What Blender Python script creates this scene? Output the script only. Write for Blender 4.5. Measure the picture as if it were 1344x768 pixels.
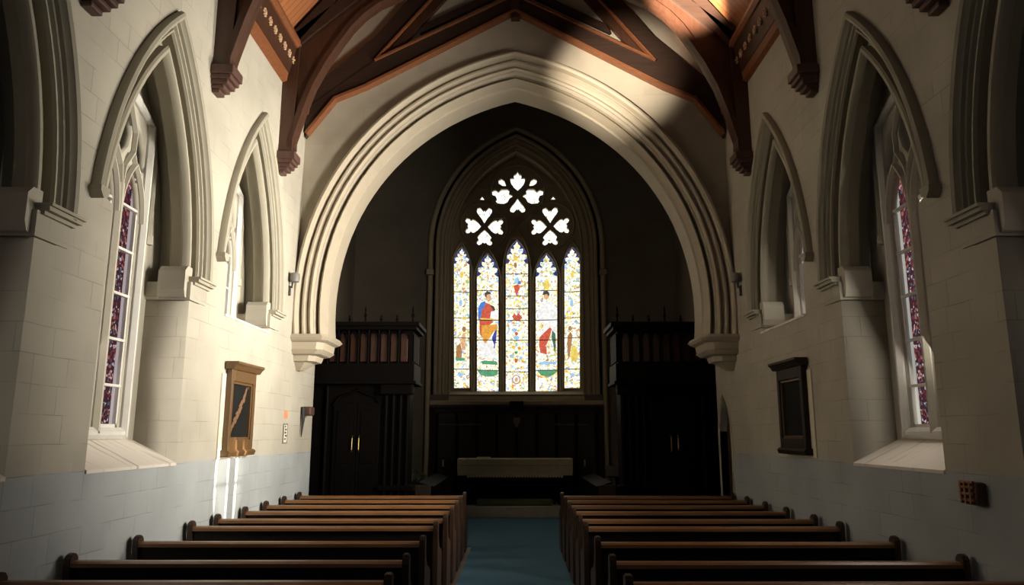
import bpy, bmesh, math, random
from mathutils import Vector
random.seed(7)
R = math.radians
scn = bpy.context.scene
for o in list(bpy.data.objects): bpy.data.objects.remove(o)
COL = scn.collection
W = 3.75            # half width of the nave
EYE = 1.95

# ------------------------------------------------------------ camera
cam_d = bpy.data.cameras.new('camera'); cam = bpy.data.objects.new('camera', cam_d); COL.objects.link(cam)
cam_d.sensor_width = 36.0; cam_d.lens = 980.0 / 1344.0 * 36.0
cam_d.shift_x = -4.0 / 1344.0
TILT = math.atan(186 / 980.0)
cam.location = (0, 0, EYE); cam.rotation_euler = (R(90) + TILT, 0, 0)
cam_d.clip_start = .05; cam_d.clip_end = 200
scn.camera = cam

# ------------------------------------------------------------ world, light, exposure
vs = scn.view_settings
vs.view_transform = 'Standard'; vs.look = 'None'; vs.exposure = 0.0; vs.gamma = 1.0; vs.use_curve_mapping = False
wd = bpy.data.worlds.new('world'); scn.world = wd; wd.use_nodes = True
wd.node_tree.nodes['Background'].inputs[0].default_value = (.75, .85, 1, 1)
wd.node_tree.nodes['Background'].inputs[1].default_value = 0.25

def area(name, loc, rot, sx, sy, power, col=(1, 1, 1), spread=180):
    l = bpy.data.lights.new(name, 'AREA'); l.shape = 'RECTANGLE'; l.size = sx; l.size_y = sy
    l.energy = power; l.color = col; l.spread = R(spread)
    o = bpy.data.objects.new(name, l); COL.objects.link(o); o.location = loc; o.rotation_euler = rot
    o.visible_camera = False
    return o
def spot(name, loc, target, power, size, blend, col, radius):
    l = bpy.data.lights.new(name, 'SPOT'); l.energy = power; l.spot_size = R(size); l.spot_blend = blend
    l.color = col; l.shadow_soft_size = radius
    o = bpy.data.objects.new(name, l); COL.objects.link(o); o.location = loc; o.visible_camera = False
    o.rotation_euler = (Vector(target) - Vector(loc)).to_track_quat('-Z', 'Y').to_euler()
    return o
DAY = (1.0, .93, .80)
def aim(name, loc, target, sx, sy, power, col):
    o = area(name, loc, (0, 0, 0), sx, sy, power, col)
    o.rotation_euler = (Vector(target) - Vector(loc)).to_track_quat('-Z', 'Y').to_euler(); return o
# daylight of the windows of the right wall (the sunny side), then of the left wall: one lamp at
# the glass for the recess, one in the mouth of the recess for the nave
for yc, p, q in ((4.75, 3.5, 3), (7.57, 215, 24.0), (10.40, 235, 9)):
    aim('daylight_right', (W - .22, yc, 3.6), (-W, yc + (3.6 if yc < 9 else .3), 4.6), 1.2, 2.6, p, DAY).data.spread = R(88)
    area('daylight_recess', (W + .42, yc, 3.0 if yc < 9 else 4.2), (0, R(68), 0), 2.0 if yc < 9 else 1.3, .9, q, DAY)
for yc, p, q in ((4.75, .6, 1.0), (7.57, 4, 7), (10.40, 5, 4)):
    aim('daylight_left', (-W + .03, yc, 3.7), (W, yc + .8, 3.7), 1.3, 3.0, p, (1, .82, .62))
    area('daylight_recess', (-W - .42, yc, 3.0 if yc < 9 else 4.2), (0, R(-64), 0), 1.8 if yc < 9 else 1.3, .9, q, (1, .90, .84))
# fill lamp added before the closed west wall, behind the camera
area('west_fill', (-1.5, -3.5, 4.6), (R(84), 0, 0), 3.0, 4.0, 10, (.80, .92, 1.0))
# east window
area('daylight_east', (0, 19.6, 5.4), (R(-80), 0, 0), 3.2, 4.2, 26, (1, .86, .62))
# one window of the right wall is in direct sun, and an unseen flood lamp lights the roof timbers
spot('sunbeam', (W + 8.47 * 3 + .5, 7.57 - 2.62 * 3, 3.95 + 2.75 * 3), (W + .5, 7.57, 3.95), 1000000, 1.55, .05, (1, .93, .78), .10)
spot('roof_flood', (-2.9, 3.2, 4.6), (1.75, 12.5, 8.25), 15000, 13, 1.0, (1, .88, .70), .12)
spot('truss_fill_spot', (-1, 6, 6.5), (2.85, 11.2, 9.0), 42000, 11, .8, (1, .84, .64), .10)  # second unseen spot, added only to brighten the right truss panel

# ------------------------------------------------------------ materials
def new_mat(name):
    m = bpy.data.materials.new(name); m.use_nodes = True
    nt = m.node_tree; b = nt.nodes['Principled BSDF']
    return m, nt, nt.nodes, nt.links, b
def N(nt, t, **kw):
    n = nt.nodes.new(t)
    for k, v in kw.items(): setattr(n, k, v)
    return n
def plain(name, col, rough=.6, metal=0, spec=.5, var=.15, scale=6):
    m, nt, ns, ln, b = new_mat(name)
    b.inputs['Roughness'].default_value = rough; b.inputs['Metallic'].default_value = metal
    b.inputs['Specular IOR Level'].default_value = spec
    tc = N(nt, 'ShaderNodeTexCoord'); no = N(nt, 'ShaderNodeTexNoise'); no.inputs['Scale'].default_value = scale
    no.inputs['Detail'].default_value = 4
    mx = N(nt, 'ShaderNodeMix', data_type='RGBA')
    mx.inputs[6].default_value = (*[c * (1 - var) for c in col], 1); mx.inputs[7].default_value = (*[min(1, c * (1 + var)) for c in col], 1)
    ln.new(tc.outputs['Object'], no.inputs['Vector']); ln.new(no.outputs['Fac'], mx.inputs[0]); ln.new(mx.outputs[2], b.inputs['Base Color'])
    return m
def wood(name, col, rough=.45, axis=0, spec=.4, contrast=.45, coat=0):
    m, nt, ns, ln, b = new_mat(name)
    b.inputs['Roughness'].default_value = rough; b.inputs['Specular IOR Level'].default_value = spec
    b.inputs['Coat Weight'].default_value = coat
    tc = N(nt, 'ShaderNodeTexCoord'); mp = N(nt, 'ShaderNodeMapping')
    sc = [9, 9, 9]; sc[axis] = .8; mp.inputs['Scale'].default_value = sc
    no = N(nt, 'ShaderNodeTexNoise'); no.inputs['Scale'].default_value = 2.5; no.inputs['Detail'].default_value = 6
    mx = N(nt, 'ShaderNodeMix', data_type='RGBA')
    mx.inputs[6].default_value = (*[c * (1 - contrast) for c in col], 1); mx.inputs[7].default_value = (*[min(1, c * (1 + contrast)) for c in col], 1)
    bp = N(nt, 'ShaderNodeBump'); bp.inputs['Strength'].default_value = .15; bp.inputs['Distance'].default_value = .01
    ln.new(tc.outputs['Object'], mp.inputs[0]); ln.new(mp.outputs[0], no.inputs['Vector']); ln.new(no.outputs['Fac'], mx.inputs[0])
    ln.new(mx.outputs[2], b.inputs['Base Color']); ln.new(no.outputs['Fac'], bp.inputs['Height']); ln.new(bp.outputs[0], b.inputs['Normal'])
    return m
def masonry(name, top, low=None, bw=.46, bh=.235, joint=.62, dado=1.64):
    m, nt, ns, ln, b = new_mat(name)
    b.inputs['Roughness'].default_value = .85; b.inputs['Specular IOR Level'].default_value = .2
    g = N(nt, 'ShaderNodeNewGeometry'); sp = N(nt, 'ShaderNodeSeparateXYZ'); ln.new(g.outputs['Position'], sp.inputs[0])
    ad = N(nt, 'ShaderNodeMath', operation='ADD'); ln.new(sp.outputs[0], ad.inputs[0]); ln.new(sp.outputs[1], ad.inputs[1])
    cb = N(nt, 'ShaderNodeCombineXYZ'); ln.new(ad.outputs[0], cb.inputs[0]); ln.new(sp.outputs[2], cb.inputs[1])
    wn = N(nt, 'ShaderNodeTexNoise'); wn.inputs['Scale'].default_value = 1.3
    ln.new(cb.outputs[0], wn.inputs['Vector'])
    va = N(nt, 'ShaderNodeVectorMath', operation='MULTIPLY_ADD'); va.inputs[1].default_value = (.02, .03, 0)
    ln.new(wn.outputs['Color'], va.inputs[0]); ln.new(cb.outputs[0], va.inputs[2])
    br = N(nt, 'ShaderNodeTexBrick'); br.offset = .5; br.squash = .75; br.squash_frequency = 3
    br.inputs['Scale'].default_value = 1; br.inputs['Brick Width'].default_value = bw; br.inputs['Row Height'].default_value = bh
    br.inputs['Mortar Size'].default_value = .005; br.inputs['Mortar Smooth'].default_value = .6
    br.inputs['Color1'].default_value = (1, 1, 1, 1); br.inputs['Color2'].default_value = (.9, .9, .9, 1)
    br.inputs['Mortar'].default_value = (joint, joint, joint, 1)
    ln.new(va.outputs[0], br.inputs['Vector'])
    n2 = N(nt, 'ShaderNodeTexNoise'); n2.inputs['Scale'].default_value = 1.1; n2.inputs['Detail'].default_value = 6
    ln.new(g.outputs['Position'], n2.inputs['Vector'])
    mr = N(nt, 'ShaderNodeMapRange'); mr.inputs[1].default_value = .3; mr.inputs[2].default_value = .7
    mr.inputs[3].default_value = .86; mr.inputs[4].default_value = 1.08; ln.new(n2.outputs['Fac'], mr.inputs[0])
    # joints fade in and out so the painted blocks read irregular
    n3 = N(nt, 'ShaderNodeTexNoise'); n3.inputs['Scale'].default_value = 2.3; ln.new(g.outputs['Position'], n3.inputs['Vector'])
    m3 = N(nt, 'ShaderNodeMapRange'); m3.inputs[1].default_value = .4; m3.inputs[2].default_value = .62; ln.new(n3.outputs['Fac'], m3.inputs[0])
    jm = N(nt, 'ShaderNodeMix', data_type='RGBA'); jm.inputs[6].default_value = (.96, .96, .96, 1)
    ln.new(m3.outputs[0], jm.inputs[0]); ln.new(br.outputs['Color'], jm.inputs[7])
    base = N(nt, 'ShaderNodeMix', data_type='RGBA'); base.inputs[6].default_value = (*top, 1); base.inputs[7].default_value = (*(low or top), 1)
    lt = N(nt, 'ShaderNodeMapRange'); lt.inputs[1].default_value = dado - .012; lt.inputs[2].default_value = dado + .012
    lt.inputs[3].default_value = 1; lt.inputs[4].default_value = 0; ln.new(sp.outputs[2], lt.inputs[0]); ln.new(lt.outputs[0], base.inputs[0])
    m1 = N(nt, 'ShaderNodeMix', data_type='RGBA', blend_type='MULTIPLY'); m1.inputs[0].default_value = 1
    ln.new(base.outputs[2], m1.inputs[6]); ln.new(jm.outputs[2], m1.inputs[7])
    m2 = N(nt, 'ShaderNodeMix', data_type='RGBA', blend_type='MULTIPLY'); m2.inputs[0].default_value = 1
    ln.new(m1.outputs[2], m2.inputs[6]); ln.new(mr.outputs[0], m2.inputs[7])
    ln.new(m2.outputs[2], b.inputs['Base Color'])
    bp = N(nt, 'ShaderNodeBump'); bp.inputs['Strength'].default_value = .35; bp.inputs['Distance'].default_value = .006
    ln.new(jm.outputs[2], bp.inputs['Height']); ln.new(bp.outputs[0], b.inputs['Normal'])
    return m
M = {}
M['wall'] = masonry('painted_stone_blocks', (.44, .405, .335), (.375, .395, .40))
M['wall_east'] = masonry('chancel_arch_wall_stone', (.43, .375, .295), joint=.85)
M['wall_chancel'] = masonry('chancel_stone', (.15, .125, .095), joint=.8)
M['stone'] = plain('carved_stone', (.35, .32, .25), .75, spec=.25, var=.1, scale=5)
M['stone_arch'] = plain('chancel_arch_stone', (.42, .36, .275), .7, spec=.3, var=.1, scale=4)
M['tracery'] = plain('tracery_stone', (.42, .39, .32), .7, spec=.25, var=.1)
M['stone_dim'] = plain('east_window_stone', (.36, .29, .195), .8, spec=.2)
M['white_frame'] = plain('white_paint', (.56, .54, .50), .5)
M['dark_wood'] = wood('dark_pew_wood', (.016, .010, .008), .55, 0, spec=.2)
M['rail_wood'] = wood('worn_rail_wood', (.22, .10, .036), .38, 0, spec=.45)
M['end_wood'] = wood('bench_end_wood', (.042, .021, .012), .42, 2, spec=.4)
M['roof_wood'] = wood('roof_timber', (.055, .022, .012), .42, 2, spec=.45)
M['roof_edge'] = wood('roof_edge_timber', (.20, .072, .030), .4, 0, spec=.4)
M['roof_dark'] = wood('dark_roof_timber', (.035, .018, .012), .5, 0, spec=.35)
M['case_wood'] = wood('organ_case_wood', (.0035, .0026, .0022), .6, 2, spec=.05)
M['pipe'] = wood('red_brown_panels', (.04, .015, .008), .4, 2)
M['brass'] = plain('brass', (.55, .40, .15), .3, 1)
M['black'] = plain('black_metal', (.02, .02, .02), .5)
M['gilt'] = wood('gilt_frame', (.12, .065, .026), .35, 2, spec=.5)
M['frame_dark'] = wood('dark_frame', (.022, .014, .008), .5, 2, spec=.25)
M['corbel_wood'] = wood('corbel_wood', (.09, .045, .034), .5, 2)
M['rosette'] = plain('rosette_cream', (.48, .31, .18), .6)
M['leaf'] = plain('leaves', (.10, .12, .06), .7)
M['cloth'] = plain('altar_cloth', (.75, .66, .48), .9, spec=.1, var=.05)
M['cloth_trim'] = plain('altar_lace', (.48, .38, .24), .9, spec=.1, scale=60, var=.4)
M['cream'] = plain('cream_paint', (.66, .60, .46), .7)
M['orange'] = plain('orange_sticker', (.75, .25, .12), .6)
M['grey'] = plain('grey_plastic', (.16, .15, .14), .5)
M['step'] = plain('stone_step', (.50, .45, .36), .7)
def carpet_mat():
    m, nt, ns, ln, b = new_mat('blue_carpet')
    b.inputs['Roughness'].default_value = .95; b.inputs['Specular IOR Level'].default_value = .1
    g = N(nt, 'ShaderNodeNewGeometry'); no = N(nt, 'ShaderNodeTexNoise'); no.inputs['Scale'].default_value = 40
    mx = N(nt, 'ShaderNodeMix', data_type='RGBA'); mx.inputs[6].default_value = (.055, .13, .20, 1); mx.inputs[7].default_value = (.085, .18, .26, 1)
    bp = N(nt, 'ShaderNodeBump'); bp.inputs['Distance'].default_value = .004
    ln.new(g.outputs['Position'], no.inputs[0]); ln.new(no.outputs['Fac'], mx.inputs[0]); ln.new(mx.outputs[2], b.inputs['Base Color'])
    ln.new(no.outputs['Fac'], bp.inputs['Height']); ln.new(bp.outputs[0], b.inputs['Normal'])
    return m
M['carpet'] = carpet_mat()
def plank_mat(name, c1, c2, dirx=1):
    m, nt, ns, ln, b = new_mat(name); b.inputs['Roughness'].default_value = .45
    g = N(nt, 'ShaderNodeNewGeometry'); sp = N(nt, 'ShaderNodeSeparateXYZ'); ln.new(g.outputs['Position'], sp.inputs[0])
    w = N(nt, 'ShaderNodeMath', operation='MULTIPLY'); w.inputs[1].default_value = 8.0; ln.new(sp.outputs[dirx], w.inputs[0])
    fr = N(nt, 'ShaderNodeMath', operation='FRACT'); ln.new(w.outputs[0], fr.inputs[0])
    lt = N(nt, 'ShaderNodeMath', operation='LESS_THAN'); lt.inputs[1].default_value = .07; ln.new(fr.outputs[0], lt.inputs[0])
    fl = N(nt, 'ShaderNodeMath', operation='FLOOR'); ln.new(w.outputs[0], fl.inputs[0])
    wn = N(nt, 'ShaderNodeTexWhiteNoise', noise_dimensions='1D'); ln.new(fl.outputs[0], wn.inputs['W'])
    mx = N(nt, 'ShaderNodeMix', data_type='RGBA'); mx.inputs[6].default_value = (*c1, 1); mx.inputs[7].default_value = (*c2, 1); ln.new(wn.outputs['Value'], mx.inputs[0])
    m2 = N(nt, 'ShaderNodeMix', data_type='RGBA'); m2.inputs[7].default_value = (*[c * .2 for c in c1], 1); ln.new(lt.outputs[0], m2.inputs[0]); ln.new(mx.outputs[2], m2.inputs[6])
    ln.new(m2.outputs[2], b.inputs['Base Color']); return m
M['planks'] = plank_mat('ceiling_planks', (.26, .09, .035), (.42, .16, .06))
M['floor'] = plank_mat('floor_boards', (.05, .03, .02), (.07, .045, .03), 0)
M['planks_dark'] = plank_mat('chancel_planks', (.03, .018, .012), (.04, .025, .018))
def sill_mat():
    m, nt, ns, ln, b = new_mat('window_sill_boards'); b.inputs['Roughness'].default_value = .7
    g = N(nt, 'ShaderNodeNewGeometry'); mp = N(nt, 'ShaderNodeMapping'); mp.inputs['Scale'].default_value = (1.5, 14, 1.5)
    ln.new(g.outputs['Position'], mp.inputs[0]); no = N(nt, 'ShaderNodeTexNoise'); no.inputs['Scale'].default_value = 1; no.inputs['Detail'].default_value = 5
    ln.new(mp.outputs[0], no.inputs['Vector'])
    cr = N(nt, 'ShaderNodeValToRGB'); cr.color_ramp.elements[0].position = .28; cr.color_ramp.elements[0].color = (.36, .31, .28, 1)
    cr.color_ramp.elements[1].position = .42; cr.color_ramp.elements[1].color = (.68, .62, .55, 1)
    ln.new(no.outputs['Fac'], cr.inputs[0]); ln.new(cr.outputs[0], b.inputs['Base Color']); return m
M['sill'] = sill_mat()

def glass_east(name, warm=0.0, strength=1.5, dots=1.0):
    m, nt, ns, ln, b = new_mat(name); ns.remove(b)
    g = N(nt, 'ShaderNodeNewGeometry'); mp = N(nt, 'ShaderNodeMapping'); mp.inputs['Scale'].default_value = (1, 0, 1); ln.new(g.outputs['Position'], mp.inputs[0])
    vo = N(nt, 'ShaderNodeTexVoronoi'); vo.inputs['Scale'].default_value = 21; ln.new(mp.outputs[0], vo.inputs['Vector'])
    ve = N(nt, 'ShaderNodeTexVoronoi', feature='DISTANCE_TO_EDGE'); ve.inputs['Scale'].default_value = 21; ln.new(mp.outputs[0], ve.inputs['Vector'])
    sc = N(nt, 'ShaderNodeSeparateColor'); ln.new(vo.outputs['Color'], sc.inputs[0])
    cr = N(nt, 'ShaderNodeValToRGB'); cr.color_ramp.interpolation = 'CONSTANT'
    el = cr.color_ramp.elements; el[0].position = 0; el[0].color = (1, .93, .70, 1); el[1].position = .38; el[1].color = (.95, .98, .95, 1)
    if dots:
        for p, c in ((.50, (.95, .60, .14, 1)), (.62, (1, .90, .62, 1)), (.70, (.28, .48, .85, 1)), (.77, (.90, .95, 1, 1)), (.84, (.62, .24, .09, 1)), (.89, (.30, .45, .20, 1)), (.93, (1, .88, .55, 1))):
            e = el.new(p); e.color = c
    ln.new(sc.outputs[0], cr.inputs[0])
    lm = N(nt, 'ShaderNodeMapRange'); lm.inputs[1].default_value = .01; lm.inputs[2].default_value = .10; lm.inputs[3].default_value = .22 if dots else .12; lm.inputs[4].default_value = 1
    ln.new(ve.outputs['Distance'], lm.inputs[0])
    sx = N(nt, 'ShaderNodeSeparateXYZ'); ln.new(g.outputs['Position'], sx.inputs[0])
    mu = N(nt, 'ShaderNodeMix', data_type='RGBA', blend_type='MULTIPLY'); mu.inputs[0].default_value = 1
    ln.new(cr.outputs[0], mu.inputs[6]); ln.new(lm.outputs[0], mu.inputs[7])
    em = N(nt, 'ShaderNodeEmission'); em.inputs[1].default_value = strength; ln.new(mu.outputs[2], em.inputs[0])
    ln.new(em.outputs[0], nt.nodes['Material Output'].inputs[0]); return m
M['glass_light'] = glass_east('stained_glass_grisaille', strength=1.65)
M['glass_rose'] = glass_east('stained_glass_pale', strength=1.9, dots=0)
def glow(name, col, s=1.0):
    m, nt, ns, ln, b = new_mat(name); ns.remove(b)
    g = N(nt, 'ShaderNodeNewGeometry'); no = N(nt, 'ShaderNodeTexNoise'); no.inputs['Scale'].default_value = 14; ln.new(g.outputs['Position'], no.inputs['Vector'])
    mx = N(nt, 'ShaderNodeMix', data_type='RGBA'); mx.inputs[6].default_value = (*[c * .55 for c in col], 1); mx.inputs[7].default_value = (*[min(1.2, c * 1.5 + .04) for c in col], 1)
    ln.new(no.outputs['Fac'], mx.inputs[0])
    em = N(nt, 'ShaderNodeEmission'); em.inputs[1].default_value = s; ln.new(mx.outputs[2], em.inputs[0]); ln.new(em.outputs[0], nt.nodes['Material Output'].inputs[0]); return m
G = dict(cusp=glow('glass_cusp_blue', (.018, .03, .14)), blue=glow('glass_blue', (.07, .20, .62)), red=glow('glass_red', (.62, .10, .05)), orange=glow('glass_orange', (.85, .36, .05)),
         white=glow('glass_white', (.95, .92, .82), 1.1), green=glow('glass_green', (.10, .33, .16)), dark=glow('glass_dark', (.07, .05, .03)),
         skin=glow('glass_skin', (.75, .42, .22)), gold=glow('glass_gold', (.95, .62, .12)), navy=glow('glass_navy', (.04, .06, .33)),
         brown=glow('glass_brown', (.42, .20, .07)), lblue=glow('glass_pale_blue', (.35, .60, .95)), dgreen=glow('glass_dark_green', (.06, .15, .10)))
def glass_side(name, strength, border):
    # pale border panes and a patterned red centre strip; lets part of the daylight pass
    m, nt, ns, ln, b = new_mat(name); ns.remove(b)
    tc = N(nt, 'ShaderNodeTexCoord'); sp = N(nt, 'ShaderNodeSeparateXYZ'); ln.new(tc.outputs['Object'], sp.inputs[0])
    ab = N(nt, 'ShaderNodeMath', operation='ABSOLUTE'); ln.new(sp.outputs[1], ab.inputs[0])
    lt = N(nt, 'ShaderNodeMath', operation='LESS_THAN'); lt.inputs[1].default_value = .14; ln.new(ab.outputs[0], lt.inputs[0])
    vo = N(nt, 'ShaderNodeTexVoronoi'); vo.inputs['Scale'].default_value = 34; ln.new(tc.outputs['Object'], vo.inputs['Vector'])
    sc = N(nt, 'ShaderNodeSeparateColor'); ln.new(vo.outputs['Color'], sc.inputs[0])
    cr = N(nt, 'ShaderNodeValToRGB'); cr.color_ramp.interpolation = 'CONSTANT'
    el = cr.color_ramp.elements; el[0].color = (.055, .012, .018, 1); el[1].position = .42; el[1].color = (.16, .03, .04, 1)
    for p, c in ((.60, (.55, .45, .46, 1)), (.70, (.03, .015, .02, 1)), (.84, (.08, .11, .14, 1)), (.90, (.36, .12, .09, 1))):
        e = el.new(p); e.color = c
    ln.new(sc.outputs[0], cr.inputs[0])
    mx = N(nt, 'ShaderNodeMix', data_type='RGBA'); mx.inputs[6].default_value = (*border, 1); ln.new(lt.outputs[0], mx.inputs[0]); ln.new(cr.outputs[0], mx.inputs[7])
    em = N(nt, 'ShaderNodeEmission'); em.inputs[1].default_value = strength; ln.new(mx.outputs[2], em.inputs[0])
    tr = N(nt, 'ShaderNodeBsdfTransparent'); ms = N(nt, 'ShaderNodeMixShader'); 
    tm = N(nt, 'ShaderNodeMath', operation='MULTIPLY_ADD'); tm.inputs[1].default_value = -.45; tm.inputs[2].default_value = .5; ln.new(lt.outputs[0], tm.inputs[0])
    ln.new(tm.outputs[0], ms.inputs[0]); ln.new(em.outputs[0], ms.inputs[1]); ln.new(tr.outputs[0], ms.inputs[2]); ln.new(ms.outputs[0], nt.nodes['Material Output'].inputs[0]); return m
M['glass_left'] = glass_side('side_glass_left', .85, (.85, .70, .74))
M['glass_right'] = glass_side('side_glass_right', .85, (.72, .72, .66))
M['glass_dim'] = glow('tracery_glass', (.015, .016, .012), 1)

_c, _s = math.cos(TILT), math.sin(TILT)
def EY(px, py, Y):
    """measured point of the photograph brought to the vertical plane y = Y: returns (x, z)"""
    u = (px - 676) / 980.; v = (384 - py) / 980.
    t = Y / (_c - _s * v)
    return (u * t, EYE + (_s + _c * v) * t)
# ------------------------------------------------------------ mesh helpers
def link(o, parent=None):
    COL.objects.link(o)
    if parent is not None:
        o.parent = parent
    return o
def obj(name, bm, mat, parent=None, smooth=False, recalc=True):
    if recalc: bmesh.ops.recalc_face_normals(bm, faces=bm.faces)
    me = bpy.data.meshes.new(name); bm.to_mesh(me); bm.free(); me.materials.append(mat)
    if smooth:
        for p in me.polygons: p.use_smooth = True
        try: me.set_sharp_from_angle(angle=R(38))
        except Exception: pass
    o = bpy.data.objects.new(name, me)
    link(o, parent)
    if parent is not None:                       # vertices are given in world space
        me.transform(parent_matrix(parent).inverted())
    return o
def parent_matrix(p):
    from mathutils import Matrix
    m = Matrix.LocRotScale(p.location, p.rotation_euler, p.scale)
    return (parent_matrix(p.parent) @ m) if p.parent else m
def empty(name, label, cat, loc=(0, 0, 0), group=None, rz=0):
    o = bpy.data.objects.new(name, None); COL.objects.link(o); o.location = loc; o.rotation_euler = (0, 0, rz)
    o['label'] = label; o['category'] = cat; o.empty_display_size = .1
    if group: o['group'] = group
    return o
def tag(o, label, cat, group=None):
    o['label'] = label; o['category'] = cat
    if group: o['group'] = group
    return o
def struct(o): o['kind'] = 'structure'; return o
def sempty(name, loc=(0, 0, 0)):
    o = bpy.data.objects.new(name, None); COL.objects.link(o); o.location = loc; o['kind'] = 'structure'; o.empty_display_size = .1
    return o
def BM(): return bmesh.new()
def box(bm, x0, x1, y0, y1, z0, z1, bev=0):
    vs_ = [bm.verts.new((x, y, z)) for x in (x0, x1) for y in (y0, y1) for z in (z0, z1)]
    f = [(0, 1, 3, 2), (4, 6, 7, 5), (0, 4, 5, 1), (2, 3, 7, 6), (0, 2, 6, 4), (1, 5, 7, 3)]
    fs = [bm.faces.new([vs_[i] for i in q]) for q in f]
    if bev:
        es = list({e for fa in fs for e in fa.edges})
        bmesh.ops.bevel(bm, geom=es, offset=bev, segments=2, affect='EDGES', profile=.5)
def prism(bm, pts, fn, d0, d1):
    """closed polygon pts (a,b) extruded from d0 to d1; fn(a,b,d) gives the world point"""
    A = [bm.verts.new(fn(a, b, d0)) for a, b in pts]; B = [bm.verts.new(fn(a, b, d1)) for a, b in pts]
    bm.faces.new(A); bm.faces.new(B[::-1]); n = len(pts)
    for i in range(n): bm.faces.new((A[i], A[(i + 1) % n], B[(i + 1) % n], B[i]))
def tube(bm, path, r, seg=8, radii=None):
    rings = []
    for i, p in enumerate(path):
        p = Vector(p); a = Vector(path[max(0, i - 1)]); b = Vector(path[min(len(path) - 1, i + 1)])
        t = (b - a).normalized(); up = Vector((0, 0, 1)) if abs(t.z) < .9 else Vector((1, 0, 0))
        s = t.cross(up).normalized(); u = s.cross(t); rr = radii[i] if radii else r
        rings.append([bm.verts.new(p + rr * (math.cos(2 * math.pi * k / seg) * s + math.sin(2 * math.pi * k / seg) * u)) for k in range(seg)])
    for a, b in zip(rings, rings[1:]):
        for k in range(seg): bm.faces.new((a[k], a[(k + 1) % seg], b[(k + 1) % seg], b[k]))
    bm.faces.new(rings[0]); bm.faces.new(rings[-1][::-1])
def lathe(bm, prof, loc, seg=16):
    x, y, z = loc; rings = []
    for r, h in prof: rings.append([bm.verts.new((x + r * math.cos(2 * math.pi * k / seg), y + r * math.sin(2 * math.pi * k / seg), z + h)) for k in range(seg)])
    for a, b in zip(rings, rings[1:]):
        for k in range(seg): bm.faces.new((a[k], a[(k + 1) % seg], b[(k + 1) % seg], b[k]))
    bm.faces.new(rings[0][::-1]); bm.faces.new(rings[-1])
def bar(bm, path, fn, w, d0, d1, miter=True, taper=None, chamfer=.3):
    """moulded bar of width w following a 2-D path (a,b); back at depth d0, front at d1, chamfered"""
    n = len(path); L = []
    closed = path[0] == path[-1]
    for i in range(n):
        a = Vector(path[i - 1] if i > 0 else (path[-2] if closed else path[0])); b = Vector(path[i + 1] if i < n - 1 else (path[1] if closed else path[-1])); p = Vector(path[i])
        t = (b - a); t = t.normalized() if t.length > 1e-9 else Vector((1, 0)); nn = Vector((-t.y, t.x))
        d1_ = (p - Vector(path[i - 1])).normalized() if i > 0 else t
        k = 1 / max(.5, t.dot(d1_)) if miter else 1
        h = w / 2 * k
        sec = [(p - nn * h, d0), (p - nn * h, d0 + (d1 - d0) * .45), (p - nn * h * chamfer, d1), (p + nn * h * chamfer, d1), (p + nn * h, d0 + (d1 - d0) * .45), (p + nn * h, d0)]
        L.append([bm.verts.new(fn(q.x, q.y, d)) for q, d in sec])
    for A, B in zip(L, L[1:]):
        for k in range(5): bm.faces.new((A[k], A[k + 1], B[k + 1], B[k]))
        bm.faces.new((A[5], A[0], B[0], B[5]))
    if not closed: bm.faces.new(L[0]); bm.faces.new(L[-1][::-1])
def plate(name, outline, holes, fn, d0, d1, mat, parent=None, sub=0):
    cu = bpy.data.curves.new(name + '_outline', 'CURVE'); cu.dimensions = '2D'; cu.fill_mode = 'BOTH'; cu.extrude = .5
    for pts in [outline] + holes:
        s = cu.splines.new('POLY'); s.points.add(len(pts) - 1); s.use_cyclic_u = True
        for i, (a, b) in enumerate(pts): s.points[i].co = (a, b, 0, 1)
    co = bpy.data.objects.new(name + '_tmp', cu); COL.objects.link(co)
    bpy.context.view_layer.update()
    me = bpy.data.meshes.new_from_object(co.evaluated_get(bpy.context.evaluated_depsgraph_get()))
    bpy.data.objects.remove(co); bpy.data.curves.remove(cu)
    bm = BM(); bm.from_mesh(me); bpy.data.meshes.remove(me)
    bmesh.ops.remove_doubles(bm, verts=bm.verts, dist=1e-5)
    for v in bm.verts: v.co = fn(v.co.x, v.co.y, d0 if v.co.z < 0 else d1)
    return obj(name, bm, mat, parent)
def arch_pts(a, h, off=0, n=14, leg=0, bulge=0, zs=0, cut=(-99, 99)):
    """pointed arch, left foot to apex to right foot, offset outward by off"""
    Rr = (a * a + h * h) / (2 * a); c = Rr - a; r = Rr + off; pm = math.acos(c / r)
    right = []
    for i in range(n + 1):
        t = i / n; ph = pm * t; q = r + bulge * math.sin(math.pi * t)
        right.append((-c + q * math.cos(ph), q * math.sin(ph) + zs))
    left = [(-x, y) for x, y in right]
    pts = left + right[::-1][1:]
    if leg: pts = [(pts[0][0], zs - leg)] + pts + [(pts[-1][0], zs - leg)]
    return pts
def ring(bm, a, h, prof, fn, zs, n=14, leg=0, bulge=0, sel=None):
    cols = []
    for off, d in prof:
        p = arch_pts(a, h, off, n, leg, bulge, zs)
        if sel: p = [p[i] for i in range(*sel)] if not callable(sel) else [q for i, q in enumerate(p) if sel(i, q)]
        cols.append([bm.verts.new(fn(x, z, d)) for x, z in p])
    for A, B in zip(cols, cols[1:]):
        for i in range(len(A) - 1): bm.faces.new((A[i], A[i + 1], B[i + 1], B[i]))
    return cols
def side_fn(s, yc=0):
    return lambda u, w, d: Vector((s * (W - d), yc + u, w))

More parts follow.
